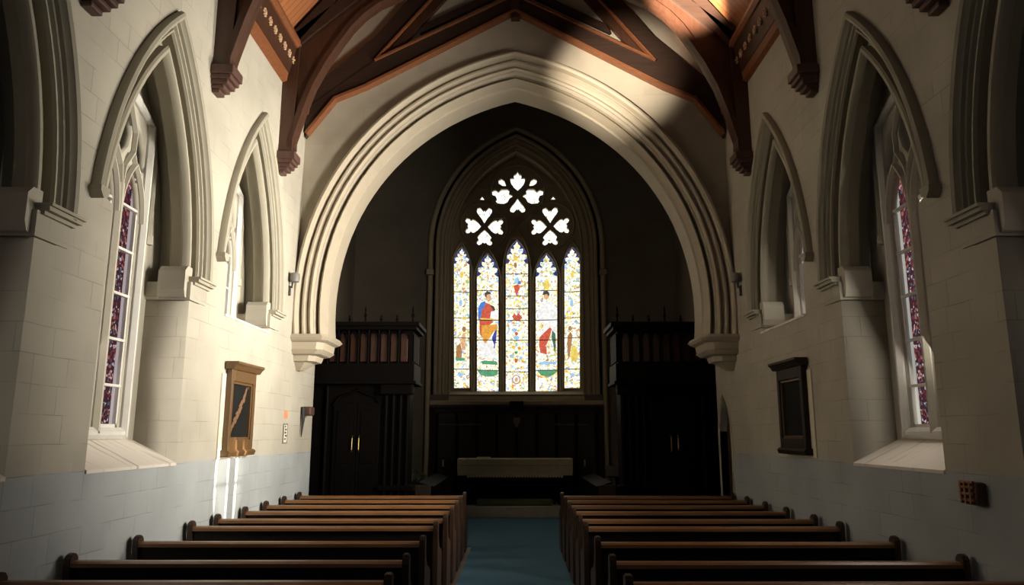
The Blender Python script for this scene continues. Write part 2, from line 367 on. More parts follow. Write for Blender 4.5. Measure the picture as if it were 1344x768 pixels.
# ------------------------------------------------------------ room shell
bm = BM(); box(bm, -W - 1.2, W + 1.2, -4, 21, -.2, 0); struct(obj('floor', bm, M['floor']))
Y0, Y1, ZT = -4.0, 14.0, 8.35
WINS = (4.75, 7.57, 10.40)
def side_hole(yc, short):
    zb = 1.64 if not short else 3.46
    u0 = .89
    arch = arch_pts(1.24, 2.80, -.06, 14, 0, 0, 3.7)
    arch = [p for p in arch if not (p[0] < 0 and p[1] < 4.05)]
    pts = [(-u0, zb), (-u0, 4.05)] + arch + [(arch[-1][0], 3.46), (u0, 3.46)] + ([(u0, zb)] if not short else [(u0, zb + .001)])
    return [(x + yc, z) for x, z in pts]
def door_hole():
    return [(p[0] + 13.55, p[1]) for p in arch_pts(.36, .62, 0, 8, 2.0, 0, 2.0)]
for s, side in ((-1, 'left'), (1, 'right')):
    holes = [side_hole(yc, False if i < 2 else False) for i, yc in enumerate(WINS)]
    if s == 1: holes.append([(x, max(z, .01)) for x, z in door_hole()])
    # third window sits higher: its sill is at 3.45
    holes[2] = [(x, 3.48 if abs(z - 1.64) < 1e-6 else z + .08) for x, z in holes[2]]
    struct(plate('wall_' + side, [(Y0, 0), (Y1, 0), (Y1, ZT), (Y0, ZT)], holes, side_fn(s), -.62, 0, M['wall']))
# west end wall, behind the camera
bm = BM(); box(bm, -W - .6, W + .6, Y0 - .3, Y0, 0, 12.9); struct(obj('wall_back', bm, M['wall']))
# the wall above the chancel arch
YE = 12.6
ein = lambda u, w, d: Vector((u, YE - d, w))
AA, AH, AB, AZ = 3.75, 5.2, .22, 3.58
inn = arch_pts(AA, AH, -.34, 24, 0, AB, AZ)
GZ = ZT + 1.25 * W
outline = [(-W, AZ - .1), (-W, ZT), (0, GZ), (W, ZT), (W, AZ - .1), (inn[-1][0], AZ - .1)] + inn[::-1] + [(inn[0][0], AZ - .1)]
struct(plate('wall_chancel_arch', outline, [], ein, -.8, 0, M['wall_east']))
ta = sempty('trim_1', (0, YE, 0))
prof = [(0, -.01), (.0, .13), (-.03, .17), (-.07, .18), (-.11, .15), (-.125, .03), (-.16, .0), (-.19, .085), (-.23, .085), (-.25, .03), (-.30, .0), (-.32, .05), (-.36, .07), (-.40, .04),
        (-.41, -.08), (-.44, -.22), (-.48, -.10), (-.52, -.06), (-.54, -.14), (-.58, -.30), (-.62, -.32), (-.62, -.85)]
prof = [(o * .82, d) for o, d in prof]
bm = BM(); ring(bm, AA, AH, prof, ein, AZ, 28, .08, AB); obj('arch_moulding', bm, M['stone_arch'], ta, smooth=True)
for s in (-1, 1):
    bm = BM()
    tiers = [(3.60, .60, -.20, .9), (3.545, .64, -.24, .9), (3.50, .60, -.2, .86), (3.47, .52, -.13, .84), (3.36, .50, -.11, .84), (3.34, .53, -.13, .8), (3.28, .46, -.08, .75), (3.26, .36, 0, .7), (3.17, .34, .02, .65), (3.15, .24, .08, .6), (3.02, .10, .2, .35)]
    rows = []
    for z, w, y0, y1 in tiers:
        x0 = W + .02; c = min(.10, w * .3)
        rows.append([bm.verts.new((s * x, YE + y, z)) for x, y in ((x0, y0), (W - w + c, y0), (W - w, y0 + c), (W - w, y1 - c), (W - w + c, y1), (x0, y1))])
    for a, b in zip(rows, rows[1:]):
        for k in range(5): bm.faces.new((a[k], a[k + 1], b[k + 1], b[k]))
    bm.faces.new(rows[0]); bm.faces.new(rows[-1])
    obj('corbel', bm, M['stone_arch'], ta)
# roof planes of the nave
for s, nm in ((-1, 'ceiling'), (1, 'ceiling')):
    bm = BM(); prism(bm, [(s * (W + .6), ZT - .75), (0, GZ), (0, GZ + .15), (s * (W + .6), ZT - .6)], lambda a, b, d: Vector((a, d, b)), -4.3, 13.4)
    struct(obj(nm, bm, M['planks']))
# chancel shell
CW, YC = 4.4, 20.0
for s, side in ((-1, 'chancel_left'), (1, 'chancel_right')):
    bm = BM(); box(bm, min(s * CW, s * (CW + .3)), max(s * CW, s * (CW + .3)), 13.9, 21.5, 0, 9.0)
    box(bm, min(s * W, s * (CW + .3)), max(s * W, s * (CW + .3)), 13.3, 14.0, ZT, 11)
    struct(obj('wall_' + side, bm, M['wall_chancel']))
for s in (-1, 1):
    bm = BM(); prism(bm, [(s * (CW + .4), 8.3), (0, 12.6), (0, 12.8), (s * (CW + .4), 8.5)], lambda a, b, d: Vector((a, d, b)), 13.35, 21.6)
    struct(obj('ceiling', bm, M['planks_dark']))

# ------------------------------------------------------------ side windows
def loop_light(u0, u1, z0, zs, za, n=8):
    """light with a pointed cusped head"""
    c = (u0 + u1) / 2; a = (u1 - u0) / 2
    pts = [(c + x, z) for x, z in arch_pts(a, za - zs, 0, n, zs - z0, 0, zs)]
    return pts
def side_window(s, yc, idx, high=False):
    fn0 = side_fn(s, yc); dz = .08 if high else 0
    fn = lambda u, w, d_: fn0(u, w + dz, d_)
    root = sempty('window_%d' % idx, (s * W, yc, 1.64 if not high else 3.4))
    st = M['stone']
    # arch orders sunk in the wall
    n = 16
    prof = [(.01, -.006), (-.06, -.006), (-.075, .0), (-.085, -.05), (-.095, -.06), (-.11, -.02), (-.13, -.02), (-.14, -.05), (-.10, -.14), (-.10, -.30), (-.18, -.34), (-.235, -.30), (-.25, -.12), (-.245, -.07), (-.265, -.05),
            (-.30, -.05), (-.32, -.075), (-.325, -.13), (-.30, -.16), (-.14, -.18), (-.08, -.22), (-.075, -.50)]
    bm = BM(); ring(bm, 1.24, 2.80, prof, fn, 3.7, n, .22); obj('arch_moulding', bm, st, root, smooth=True)
    # hood mould with its stop on the near side
    hp = [(.05, -.01), (.055, .05), (.04, .085), (.01, .10), (-.02, .085), (-.03, .05), (-.045, .035), (-.05, -.01)]
    bm = BM(); cols = ring(bm, 1.24, 2.80, hp, fn, 3.7, n, 0, sel=lambda i, q: not (q[0] < 0 and q[1] < 3.98)); 
    bm.faces.new([c[0] for c in cols]); bm.faces.new([c[-1] for c in cols][::-1]); obj('hood_mould', bm, st, root, smooth=True)
    hx = [q for q in arch_pts(1.24, 2.80, 0, n, 0, 0, 3.7) if q[0] < 0 and q[1] >= 3.98][0]
    bm = BM(); prism(bm, [(hx[0] - .075, hx[1] + .02), (hx[0] - .075, hx[1] - .03), (hx[0] - .02, hx[1] - .09), (hx[0] + .055, hx[1] - .06), (hx[0] + .075, hx[1] + .02)], fn, -.01, .115)
    obj('hood_stop', bm, st, root)
    # impost on the far side
    bm = BM(); prism(bm, [(.872, 3.47), (1.31, 3.47), (1.31, 3.68), (.872, 3.68)], fn, -.5, .012); obj('impost_block', bm, M['wall'], root)
    bm = BM()
    for z0, z1, pr in ((3.655, 3.685, .04), (3.685, 3.72, .085), (3.72, 3.745, .11)):
        prism(bm, [(.93 - pr * .3, z0), (1.33 + pr * .4, z0), (1.33 + pr * .4, z1), (.93 - pr * .3, z1)], fn, -.10, pr)
    obj('impost_cap', bm, st, root)
    bm = BM()
    prism(bm, [(.80, 3.58), (.83, 3.50), (.90, 3.48), (.98, 3.48), (.98, 3.86), (.86, 3.86), (.80, 3.80)], fn, -.34, -.03); obj('corbel', bm, M['tracery'], root)
    # tracery screen
    d = -.5
    zb = 1.86 if not high else 3.44
    oarch = arch_pts(1.24, 2.80, -.07, 14, 0, 0, 3.7)
    outl = [(-1.14, zb - (.2 if not high else 0)), (-1.14, 3.7)] + [q for q in oarch if abs(q[0]) < 1.14] + [(1.14, 3.7), (1.14, zb - (.2 if not high else 0))]
    UC, KU = .08, .80
    T = lambda pts: [(UC + KU * u, z) for u, z in pts]
    fT = lambda u, w, d_: fn(UC + KU * u, w, d_)
    LZ = 2.02 if not high else 3.56
    zs, za = 4.28, 4.86
    l1, l2 = loop_light(-.60, -.07, LZ, zs, za), loop_light(.07, .60, LZ, zs, za)
    top = [(0, 4.93), (.14, 5.06), (.20, 5.22), (.15, 5.38), (0, 5.55), (-.15, 5.38), (-.20, 5.22), (-.14, 5.06)]
    def dag(k): return [(k * u, z) for u, z in ((.44, 4.86), (.56, 4.72), (.62, 4.90), (.60, 5.10), (.48, 5.30), (.34, 5.40), (.28, 5.25), (.33, 5.05))]
    def dag2(k): return [(k * u, z) for u, z in ((.05, 4.78), (.12, 4.72), (.22, 4.84), (.24, 4.95), (.16, 5.02), (.09, 4.93))]
    plate('tracery', outl, [T(q) for q in (l1, l2, top, dag(1), dag(-1), dag2(1), dag2(-1))], fn, d - .12, d, M['tracery'], root)
    bm = BM()
    bar(bm, [(0, LZ - .06), (0, 4.60)], fT, .13, d - .02, d + .06)
    for k in (-1, 1):
        bar(bm, [(0, 4.55), (k * .05, 4.80), (k * .24, 5.02), (k * .25, 5.25), (0, 5.62)], fT, .06, d - .02, d + .05)
        bar(bm, [(k * .335 + x, z) for x, z in arch_pts(.30, .62, 0, 8, 0, 0, zs)], fT, .065, d - .02, d + .05)
        bar(bm, [(k * .24, 5.02), (k * .335, za + .02)], fT, .05, d - .02, d + .045)
    obj('tracery_bars', bm, M['tracery'], root)
    # frame moulding round the lights
    bm = BM()
    bar(bm, [(.68, LZ - .1), (.68, 5.46), (0, 5.70), (-.68, 5.46), (-.68, LZ - .1)], fT, .13, d - .01, d + .07)
    bar(bm, [(-.68, LZ - .06), (.68, LZ - .06)], fT, .12, d - .01, d + .06)
    obj('window_frame', bm, M['white_frame'], root)
    bm = BM(); bar(bm, [(.80, 4.15), (.80, 5.0), (.70, 5.42)], fn, .05, d - .01, d + .04); bar(bm, [(.80, 4.10), (.80, 4.20)], fn, .09, d - .01, d + .06); obj('shaft', bm, M['tracery'], root)
    # panes with saddle bars, each light a pane of its own
    gm = M['glass_left'] if s < 0 else M['glass_right']
    for k, lt in ((-1, l1), (1, l2)):
        cx = UC + KU * k * .335; lt = T(lt)
        po = bpy.data.objects.new('pane', None)
        b2 = BM(); vsx = [b2.verts.new((0, x - cx, z - 3)) for x, z in lt]; b2.faces.new(vsx)
        me = bpy.data.meshes.new('pane'); b2.to_mesh(me); b2.free(); me.materials.append(gm)
        po = bpy.data.objects.new('pane', me); link(po, root); po.location = (s * .57, cx, 3 + dz - root.location.z)
        b3 = BM()
        z = LZ + .44
        while z < 4.5:
            prism(b3, [(cx - .215, z - .014), (cx + .215, z - .014), (cx + .215, z + .014), (cx - .215, z + .014)], fn, d - .06, d - .015); z += .49
        for e in (-.195, .195): prism(b3, [(cx + e - .014, LZ), (cx + e + .014, LZ), (cx + e + .014, zs + .1), (cx + e - .014, zs + .1)], fn, d - .06, d - .02)
        prism(b3, [(cx - .215, LZ), (cx + .215, LZ), (cx + .215, LZ + .035), (cx - .215, LZ + .035)], fn, d - .06, d - .02)
        bx_ = obj('saddle_bars', b3, M['white_frame'], root)
    b4 = BM()
    prism(b4, [(-.7, 4.7), (.7, 4.7), (.7, 5.6), (-.7, 5.6)], fn, d - .125, d - .121); obj('tracery_glass', b4, M['glass_dim'], root)
    # sloping sill
    z0 = 1.64 if not high else 3.40
    rise = .25 if not high else .06
    bm = BM(); V = [fn(*q) for q in ((-.885, z0, .015), (.885, z0, .015), (.885, z0 + rise, d), (-.885, z0 + rise, d), (-.885, z0 - .03, .015), (.885, z0 - .03, .015), (.885, z0 - .03, d), (-.885, z0 - .03, d))]
    V = [bm.verts.new(v) for v in V]
    for f in ((0, 1, 2, 3), (4, 7, 6, 5), (0, 4, 5, 1), (1, 5, 6, 2), (2, 6, 7, 3), (3, 7, 4, 0)): bm.faces.new([V[i] for i in f])
    obj('window_sill', bm, M['sill'], root)
k = 1
for s in (-1, 1):
    for i, yc in enumerate(WINS):
        side_window(s, yc, k, high=(i == 2)); k += 1

# ------------------------------------------------------------ east wall and great window
# drawing of the window in metres: plan made from measured points, seen flat on the wall at y = 20
_c, _s = math.cos(TILT), math.sin(TILT)
def E(px, py, Y=YC):
    u = (px - 676) / 980.; v = (384 - py) / 980.
    t = Y / (_c - _s * v)
    return (u * t, EYE + (_s + _c * v) * t)
def bend(x): return .45 * max(0, 1 - (x / 2.3) ** 2)
ef = lambda u, w, d: Vector((u, YC + bend(u) - d, w))
X0 = E(678, 400)[0]
WA, WZ = 1.80, E(678, 322)[1]; WAP = E(678, 196)[1] - WZ
zsill = E(678, 515)[1] - .06
op = [(X0 + x, z) for x, z in arch_pts(WA, WAP, 0, 20, WZ - zsill, 0, WZ)]
holeW = [(X0 + x, z) for x, z in arch_pts(WA, WAP, .30, 20, WZ - zsill, 0, WZ)]
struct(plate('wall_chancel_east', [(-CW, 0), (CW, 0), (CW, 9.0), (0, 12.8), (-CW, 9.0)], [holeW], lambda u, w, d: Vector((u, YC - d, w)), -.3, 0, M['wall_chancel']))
root7 = sempty('window_7', (0, YC, zsill))
bm = BM()
e0 = lambda u, w, d: Vector((u, YC - d + (bend(u) if d < -.12 else bend(u) * .0), w))
prof = [(.62, -.01), (.62, .06), (.57, .09), (.51, .07), (.49, 0), (.43, .0), (.40, .04), (.34, .04), (.31, -.02), (.27, -.10), (.22, -.12), (.19, -.06), (.15, -.06), (.12, -.10), (.10, -.16), (.05, -.18), (.03, -.13), (0, -.13), (-.02, -.16)]
ringfn = lambda u, w, d: Vector((X0 + u, YC - d, w))
cols = ring(bm, WA, WAP, prof, ringfn, WZ, 20, WZ - zsill); obj('arch_moulding', bm, M['stone_dim'], root7, smooth=True)
bm = BM(); ring(bm, WA, WAP, [(0, -.13), (0, -.14), (-.001, -.5), (-.0, -.9)], ringfn, WZ, 20, WZ - zsill); obj('reveal', bm, M['stone_dim'], root7)
# light openings, in the window's own plan
def cusped(x0, x1, ytop, ybot):
    c = (x0 + x1) / 2; a = (x1 - x0) / 2; h = a * 2.2
    P = [(-1, 1.0), (-1, .92), (-.74, .86), (-.60, .76), (-.86, .70), (-.90, .56), (-.62, .50), (-.36, .54), (-.56, .40), (-.54, .28), (-.24, .31), (-.30, .16), (-.14, .11), (0, -.02)]
    ys = ytop + h
    pts = [(c + a * x, ytop + h * y) for x, y in P]
    pts += [(2 * c - x, y) for x, y in pts[::-1][1:]]
    return [(x0, ybot)] + pts + [(x1, ybot)]
LT = [(594, 614.5, 320, 508), (624.5, 653.5, 327, 512), (663.5, 693.5, 308, 512.5), (704, 733, 327, 512), (742.5, 763, 320, 508)]
def lobe(cx, cy, r, n=10): return [(cx + r * math.cos(2 * math.pi * i / n), cy + r * math.sin(2 * math.pi * i / n)) for i in range(n)]
def petal(cx, cy, ang, kind='heart', L=19.5, w=11.5, d0=4.5):
    # outline of one foil: pointed towards the centre, lobed outside
    P = {'heart': [(0, 0), (.30, .35), (.55, .75), (.78, 1.0), (1.0, .92), (1.06, .55), (.92, .28), (.80, .12), (.90, 0)],
         'tri': [(0, 0), (.25, .55), (.45, .85), (.58, .90), (.68, .72), (.78, .95), (.95, 1.0), (1.06, .72), (.98, .38), (.86, .22), (.94, 0)],
         'shield': [(0, 0), (.2, .5), (.45, .85), (.75, .98), (.80, .85), (.78, .45), (.92, .55), (1.0, .42), (1.04, .2), (1.2, 0)]}[kind]
    pts = P + [(a, -b) for a, b in P[::-1] if b != 0]
    ca, sa = math.cos(ang), math.sin(ang); out = []
    for a, b in pts:
        r = d0 + a * L; t = b * w
        out.append((cx + r * ca - t * sa, cy - (r * sa + t * ca)))
    return out
rose = []
for cx in (634.6, 723.4):
    for ang, kd in ((90, 'heart'), (180, 'tri'), (270, 'tri'), (0, 'tri')): rose.append(petal(cx, 289.5, R(ang), kd, 20.5, 10.5, 4))
rose.append(petal(679.5, 243, R(90), 'shield', 22, 10.5, 2.5)); rose.append(petal(679.5, 242, R(270), 'heart', 19, 10.5, 8))
for sgn in (-1, 1):
    f = lambda x, y: (679.5 + sgn * x, y)
    rose.append([f(*q) for q in ((6, 248), (11, 251), (14, 256.5), (19, 258.5), (27, 258), (30, 255), (28, 252), (30, 248), (34, 247), (34.5, 241), (30, 239.5), (26, 242), (22, 238.5), (14, 238), (10.5, 241), (12, 244), (8, 246))])
    rose.append([f(*q) for q in ((15.5, 233), (18, 226.5), (22, 224), (26, 226), (25.5, 231), (21, 234), (16, 234.5))])
    rose.append([f(*q) for q in ((44, 254), (48, 248.5), (52, 254))])
conv = lambda pts: [E(x, y) for x, y in pts]
def lancet(x0, x1, yt, yb):
    a = (x1 - x0) / 2; h = a * 2.1; c = (x0 + x1) / 2
    return [(c + x, yt - 2 + h - z) for x, z in arch_pts(a, h, 0, 8, yb - (yt - 2 + h), 0, 0)]
holes = [conv(lancet(*l)) for l in LT] + [conv(p) for p in rose]
plate('tracery', op, holes, ef, -.34, -.20, M['stone_dim'], root7)
bm = BM()
def circ(cx, cy, r, n=40): return [E(cx + r * math.cos(2 * math.pi * i / n), cy + r * math.sin(2 * math.pi * i / n)) for i in range(n)] 
for cx, cy, r in ((634.6, 289.5, 31.5), (723.4, 289.5, 31.5), (679.5, 243, 36.5)):
    p = circ(cx, cy, r); bar(bm, p + [p[0]], ef, .075, -.22, -.14)
obj('circle_mouldings', bm, M['stone_dim'], root7, smooth=False)
bm = BM()
for x in (619.5, 658.5, 698.7, 738): bar(bm, [E(x, 514), E(x, 420), E(x, 345)], ef, .10, -.22, -.10)
for l in LT:
    c = (l[0] + l[1]) / 2; a = (l[1] - l[0]) / 2 + 4.5; yt = l[2] - 9
    h = 45 if a < 19 else 50
    if c == 678.5: h = 60; yt = 291
    pts = [(c + x * 1.0, yt + h - z) for x, z in arch_pts(a, h, 0, 10, 0, 0, 0)]
    bar(bm, conv(pts), ef, .055, -.22, -.13)
for k in (-1, 1):   # curved bars crossing below the top circle
    bar(bm, conv([(678.5 + k * 22, 345), (678.5 + k * 19, 320), (678.5 + k * 9, 298), (678.5 - k * 5, 283), (678.5 - k * 22, 268)]), ef, .05, -.22, -.135)
obj('mullions', bm, M['stone_dim'], root7)
# glass
for l in LT:
    pts = conv(lancet(*l)); bm = BM(); bm.faces.new([bm.verts.new(ef(x, z, -.350)) for x, z in pts]); bmesh.ops.triangulate(bm, faces=bm.faces)
    obj('cusp_glass', bm, G['cusp'], root7, recalc=False)
for l in LT:
    plate('pane', conv(cusped(*l)), [], ef, -.347, -.344, M['glass_light'], root7)
bm = BM()
for r_ in rose: bm.faces.new([bm.verts.new(ef(x, z, -.345)) for x, z in conv(r_)])
bmesh.ops.triangulate(bm, faces=bm.faces); obj('tracery_glass', bm, M['glass_rose'], root7, recalc=False)
# blue glass in the cusps of the light heads
def Zc(p): return (570 + p[0] / 4.0409, 340 + p[1] / 4.0409)
ptc = [0]
def piece(pts, col, name='figure_glass', zoom=True, parent=None, dep=-.335):
    q = [Zc(p) for p in pts] if zoom else pts
    q = conv(q); ptc[0] += 1; bm = BM(); dd = dep + .0004 * ptc[0]
    prism(bm, q, lambda a, b, d: ef(a, b, d), dd - .002, dd); return bm, G[col]
def pieces(lst):
    by = {}
    for pts, col, name in lst:
        bm, mt = piece(pts, col); by.setdefault((name, col), []).append((bm, mt))
    for (name, col), L in by.items():
        m0 = L[0][0]
        for b2, _ in L[1:]:
            me = bpy.data.meshes.new('t'); b2.to_mesh(me); b2.free(); m0.from_mesh(me); bpy.data.meshes.remove(me)
        obj(name, m0, L[0][1], root7)
def el(cx, cy, rx, ry, n=14): return [(cx + rx * math.cos(2 * math.pi * i / n), cy + ry * math.sin(2 * math.pi * i / n)) for i in range(n)]
pieces([
    # left standing figure: blue cloak, red tunic, orange wrap, white skirt
    ([(225, 505), (232, 430), (240, 400), (262, 395), (300, 400), (318, 440), (330, 505), (300, 512), (250, 512)], 'white', 'figure_skirt'),
    ([(302, 395), (318, 360), (328, 350), (326, 400), (316, 460), (304, 448)], 'navy', 'figure_robe'),
    ([(232, 300), (240, 230), (262, 205), (292, 215), (312, 250), (322, 300), (300, 320), (270, 345), (248, 400), (236, 380)], 'red', 'figure_tunic'),
    ([(226, 290), (226, 240), (240, 208), (262, 198), (268, 215), (250, 245), (240, 290), (230, 305)], 'blue', 'figure_cloak'),
    ([(246, 332), (330, 325), (332, 350), (312, 365), (290, 400), (264, 432), (254, 420), (243, 375)], 'orange', 'figure_wrap'),
    ([(292, 218), (312, 226), (320, 244), (314, 254), (300, 236)], 'dark', 'figure_shadow'),
    ([(296, 255), (326, 250), (332, 300), (318, 312), (290, 300)], 'white', 'figure_skirt'),
    (el(282, 180, 15, 21), 'skin', 'figure_face'), ([(262, 172), (262, 155), (274, 144), (292, 148), (300, 166), (288, 160), (274, 163), (270, 180)], 'dark', 'figure_hair'),
    ([(234, 292), (330, 296), (330, 303), (240, 301)], 'gold', 'figure_belt'),
    # right standing figure: white robe, red sash
    (el(600, 112, 18, 24), 'gold', 'figure_halo'),
    ([(566, 210), (590, 195), (625, 195), (650, 230), (658, 300), (650, 420), (630, 400), (628, 300), (606, 430), (600, 500), (566, 500), (556, 440), (562, 380), (588, 330), (556, 300), (552, 250)], 'white', 'figure_skirt'),
    ([(620, 342), (588, 372), (562, 398), (560, 440), (568, 482), (604, 492), (600, 440), (618, 398), (630, 352)], 'red', 'figure_tunic'),
    ([(632, 360), (650, 380), (652, 450), (646, 492), (638, 440), (628, 400)], 'dgreen', 'figure_drape'),
    ([(590, 205), (612, 200), (622, 216), (612, 236), (596, 232)], 'skin', 'figure_face'),
    (el(600, 172, 15, 19), 'skin', 'figure_face'), ([(578, 165), (584, 146), (606, 142), (618, 160), (614, 176), (602, 160), (590, 164)], 'dark', 'figure_hair'),
    # bases
    ([(222, 580), (336, 578), (330, 604), (300, 614), (262, 612), (234, 600)], 'green', 'base_glass'), ([(550, 580), (662, 580), (640, 604), (605, 614), (572, 606)], 'green', 'base_glass'),
    ([(240, 530), (262, 524), (330, 530), (332, 548), (250, 546)], 'green', 'base_glass'), ([(556, 540), (580, 530), (650, 532), (655, 546), (560, 548)], 'lblue', 'ornament_glass'),
    # small kneeling figures of the outer lights
    ([(138, 390), (150, 372), (160, 400), (158, 470), (140, 470), (132, 430)], 'skin', 'figure_face'), ([(112, 450), (130, 430), (140, 480), (134, 524), (108, 522), (106, 480)], 'brown', 'figure_robe'),
    (el(150, 356, 11, 16), 'brown', 'figure_robe'), ([(104, 512), (156, 514), (154, 528), (106, 530)], 'green', 'base_glass'),
    (el(728, 352, 10, 14), 'brown', 'figure_robe'), ([(716, 392), (730, 370), (742, 390), (736, 440), (724, 520), (716, 500), (712, 430)], 'brown', 'figure_robe'),
    ([(736, 450), (756, 446), (770, 480), (768, 524), (736, 536), (730, 500)], 'gold', 'figure_wrap'),
    # ornaments down the middle light
    (el(438, 86, 14, 18), 'lblue', 'ornament_glass'), (el(452, 96, 9, 10), 'blue', 'ornament_glass'), ([(420, 112), (446, 104), (456, 124), (444, 150), (436, 172), (428, 146), (424, 130)], 'red', 'ornament_glass'),
    ([(412, 282), (424, 264), (436, 276), (446, 262), (458, 274), (470, 290), (450, 304), (424, 302)], 'red', 'ornament_glass'), (el(436, 288, 10, 9), 'orange', 'ornament_glass'),
    (el(436, 398, 18, 10), 'lblue', 'ornament_glass'), (el(424, 356, 16, 10), 'lblue', 'ornament_glass'), (el(436, 376, 9, 10), 'red', 'ornament_glass'),
    (el(420, 450, 12, 10), 'gold', 'ornament_glass'), (el(452, 456, 10, 9), 'orange', 'ornament_glass'), (el(436, 440, 8, 8), 'lblue', 'ornament_glass'), (el(410, 500, 12, 10), 'lblue', 'ornament_glass'),
    (el(434, 524, 8, 12), 'red', 'ornament_glass'), (el(462, 510, 9, 10), 'lblue', 'ornament_glass'), (el(434, 480, 9, 8), 'green', 'ornament_glass'),
    (el(435, 628, 23, 27), 'brown', 'ornament_glass'), (el(435, 628, 18, 22), 'white', 'ornament_glass'), (el(435, 628, 9, 12), 'skin', 'ornament_glass'),
    (el(430, 0, 9, 16), 'brown', 'ornament_glass'), (el(430, -40, 13, 16), 'gold', 'ornament_glass'),
    (el(130, 606, 12, 12), 'lblue', 'ornament_glass'), (el(742, 606, 12, 12), 'lblue', 'ornament_glass'), (el(132, 214, 9, 20), 'lblue', 'ornament_glass'), (el(736, 214, 9, 20), 'lblue', 'ornament_glass'),
    (el(150, 296, 12, 9), 'gold', 'ornament_glass'), (el(720, 296, 12, 9), 'gold', 'ornament_glass'), (el(138, 60, 9, 18), 'gold', 'ornament_glass'), (el(740, 60, 9, 18), 'gold', 'ornament_glass'),
    # blue in the cusped heads
    ([(378, -80), (392, -100), (398, -84), (384, -68)], 'navy', 'cusp_glass'), ([(480, -100), (496, -80), (494, -66), (476, -84)], 'navy', 'cusp_glass'),
])
# lead bars
bm = BM()
for i, l in enumerate(LT):
    ys = {0: (378, 413, 440, 482), 1: (375, 415, 442, 483), 2: (352, 382, 399, 415, 442, 485), 3: (375, 415, 442, 483), 4: (378, 413, 440, 482)}[i]
    for y in ys: bar(bm, conv([(l[0] - 1, y), (l[1] + 1, y)]), ef, .022, -.342, -.325)
obj('saddle_bars', bm, M['black'], root7)
# sloping stone sill of the great window
bm = BM(); n = 16; rows = []
for i in range(n + 1):
    x = X0 - WA + 2 * WA * i / n
    rows.append([bm.verts.new((x, YC - .05, zsill - .12)), bm.verts.new((x, YC + .02, zsill)), bm.verts.new((x, YC + bend(x) + .24, zsill + .13)), bm.verts.new((x, YC + bend(x) + .4, zsill - .2)), bm.verts.new((x, YC - .05, zsill - .2))])
for a, b in zip(rows, rows[1:]):
    for k in range(5): bm.faces.new((a[k], a[(k + 1) % 5], b[(k + 1) % 5], b[k]))
bm.faces.new(rows[0]); bm.faces.new(rows[-1][::-1]); obj('window_sill', bm, M['stone_dim'], root7)
bm = BM(); box(bm, X0 - 2.3, X0 + 2.3, YC - .12, YC + .05, zsill - .28, zsill - .16, .02); obj('string_course', bm, M['stone_dim'], root7)
for s in (-1, 1):
    bm = BM(); box(bm, X0 + s * 2.36 - .1, X0 + s * 2.36 + .1, YC - .16, YC + .02, 3.62 + 2.6, 3.78 + 2.6, .03)
    obj('capital', bm, M['stone_dim'], root7)
    bm = BM(); tube(bm, [(X0 + s * 2.36, YC - .08, 0.02), (X0 + s * 2.36, YC - .08, 6.2)], .06); obj('shaft', bm, M['stone_dim'], root7)

# ------------------------------------------------------------ roof trusses
def truss(y, zc_, label, t=.22, zoff=0):
    """zc_: underside of the wall corbel"""
    root = empty('roof_truss', label, 'roof truss', (0, y, zc_ + 0), 'timber roof trusses')
    curve = [(-3.58, 6.42)] + [EY(px, py, 11.42) for px, py in ((385, 190), (399, 150), (412, 118), (429, 88), (447, 62), (462, 42), (479, 25), (500, 10))] + [(-1.70, 9.25), (-1.0, 9.75), (0, 10.35)]
    upper = [(0, 10.9), (-1.0, 10.3), (-2.05, 9.6), (-2.76, 9.0), (-3.3, 8.52), (-3.74, 8.0)]
    for s in (-1, 1):
        X = lambda a, b, d: Vector((-s * a, y + d, b))
        bm = BM(); prism(bm, [(-W, zc_ + .30), (-3.54, zc_ + .30), (-3.50, 8.3), (-W, 8.3)], X, -t / 2, t / 2); obj('wall_post', bm, M['roof_wood'], root)
        bm = BM()
        n = len(curve)
        lo = curve; hi = [(a - .0, b) for a, b in curve]
        # spandrel board: from wall post to chord, thin
        poly = curve + upper + [(-3.70, 6.44)]
        prism(bm, poly, X, -t * .28, t * .28); obj('brace_panel', bm, M['roof_wood'], root)
        bm = BM(); bar(bm, curve, lambda a, b, d: X(a, b, 0) + Vector((0, 0, 0)) + Vector((0, d, 0)), .12, t / 2, -t / 2, chamfer=.7); obj('brace_edge', bm, M['roof_edge'] if False else M['roof_wood'], root)
        bm = BM(); prism(bm, [(-3.74, 7.95), (-3.3, 8.38), (-2.76, 8.86), (-2.05, 9.45), (-1, 10.2), (0, 10.8), (0, 11.05), (-1, 10.45), (-2.05, 9.7), (-2.76, 9.1), (-3.3, 8.65), (-3.74, 8.25)], X, -t * .5, t * .5); obj('chord', bm, M['roof_dark'], root)
        bm = BM(); prism(bm, [(-3.74, ZT - .35), (0, GZ - .45), (0, GZ - .12), (-3.74, ZT - .08)], X, -t * .5, t * .5); obj('rafter', bm, M['roof_dark'], root)
        # stepped corbel, carved in wood
        bm = BM()
        zb = zc_
        for i, (pz0, pz1, pr) in enumerate(((.20, .32, .28), (.14, .20, .25), (.08, .14, .21), (.03, .08, .16), (-.02, .03, .10))):
            x0, x1 = sorted((s * W, s * (W - pr)))
            box(bm, x0, x1, y - t / 2 - .06 + i * .02, y + t / 2 + .06 - i * .02, zb + pz0, zb + pz1, .012)
        obj('corbel', bm, M['corbel_wood'], root)
    # collar and struts
    for s in (-1, 1):
        X = lambda a, b, d: Vector((-s * a, y + d, b))
        bm = BM(); prism(bm, [(-2.1, 9.35), (-1.85, 9.5), (-1.55, 11.0), (-1.8, 10.8)], X, -t * .3, t * .3); obj('strut', bm, M['roof_dark'], root)
truss(5.95, 5.60, 'nearest roof truss, only the stepped feet of its wall posts seen')
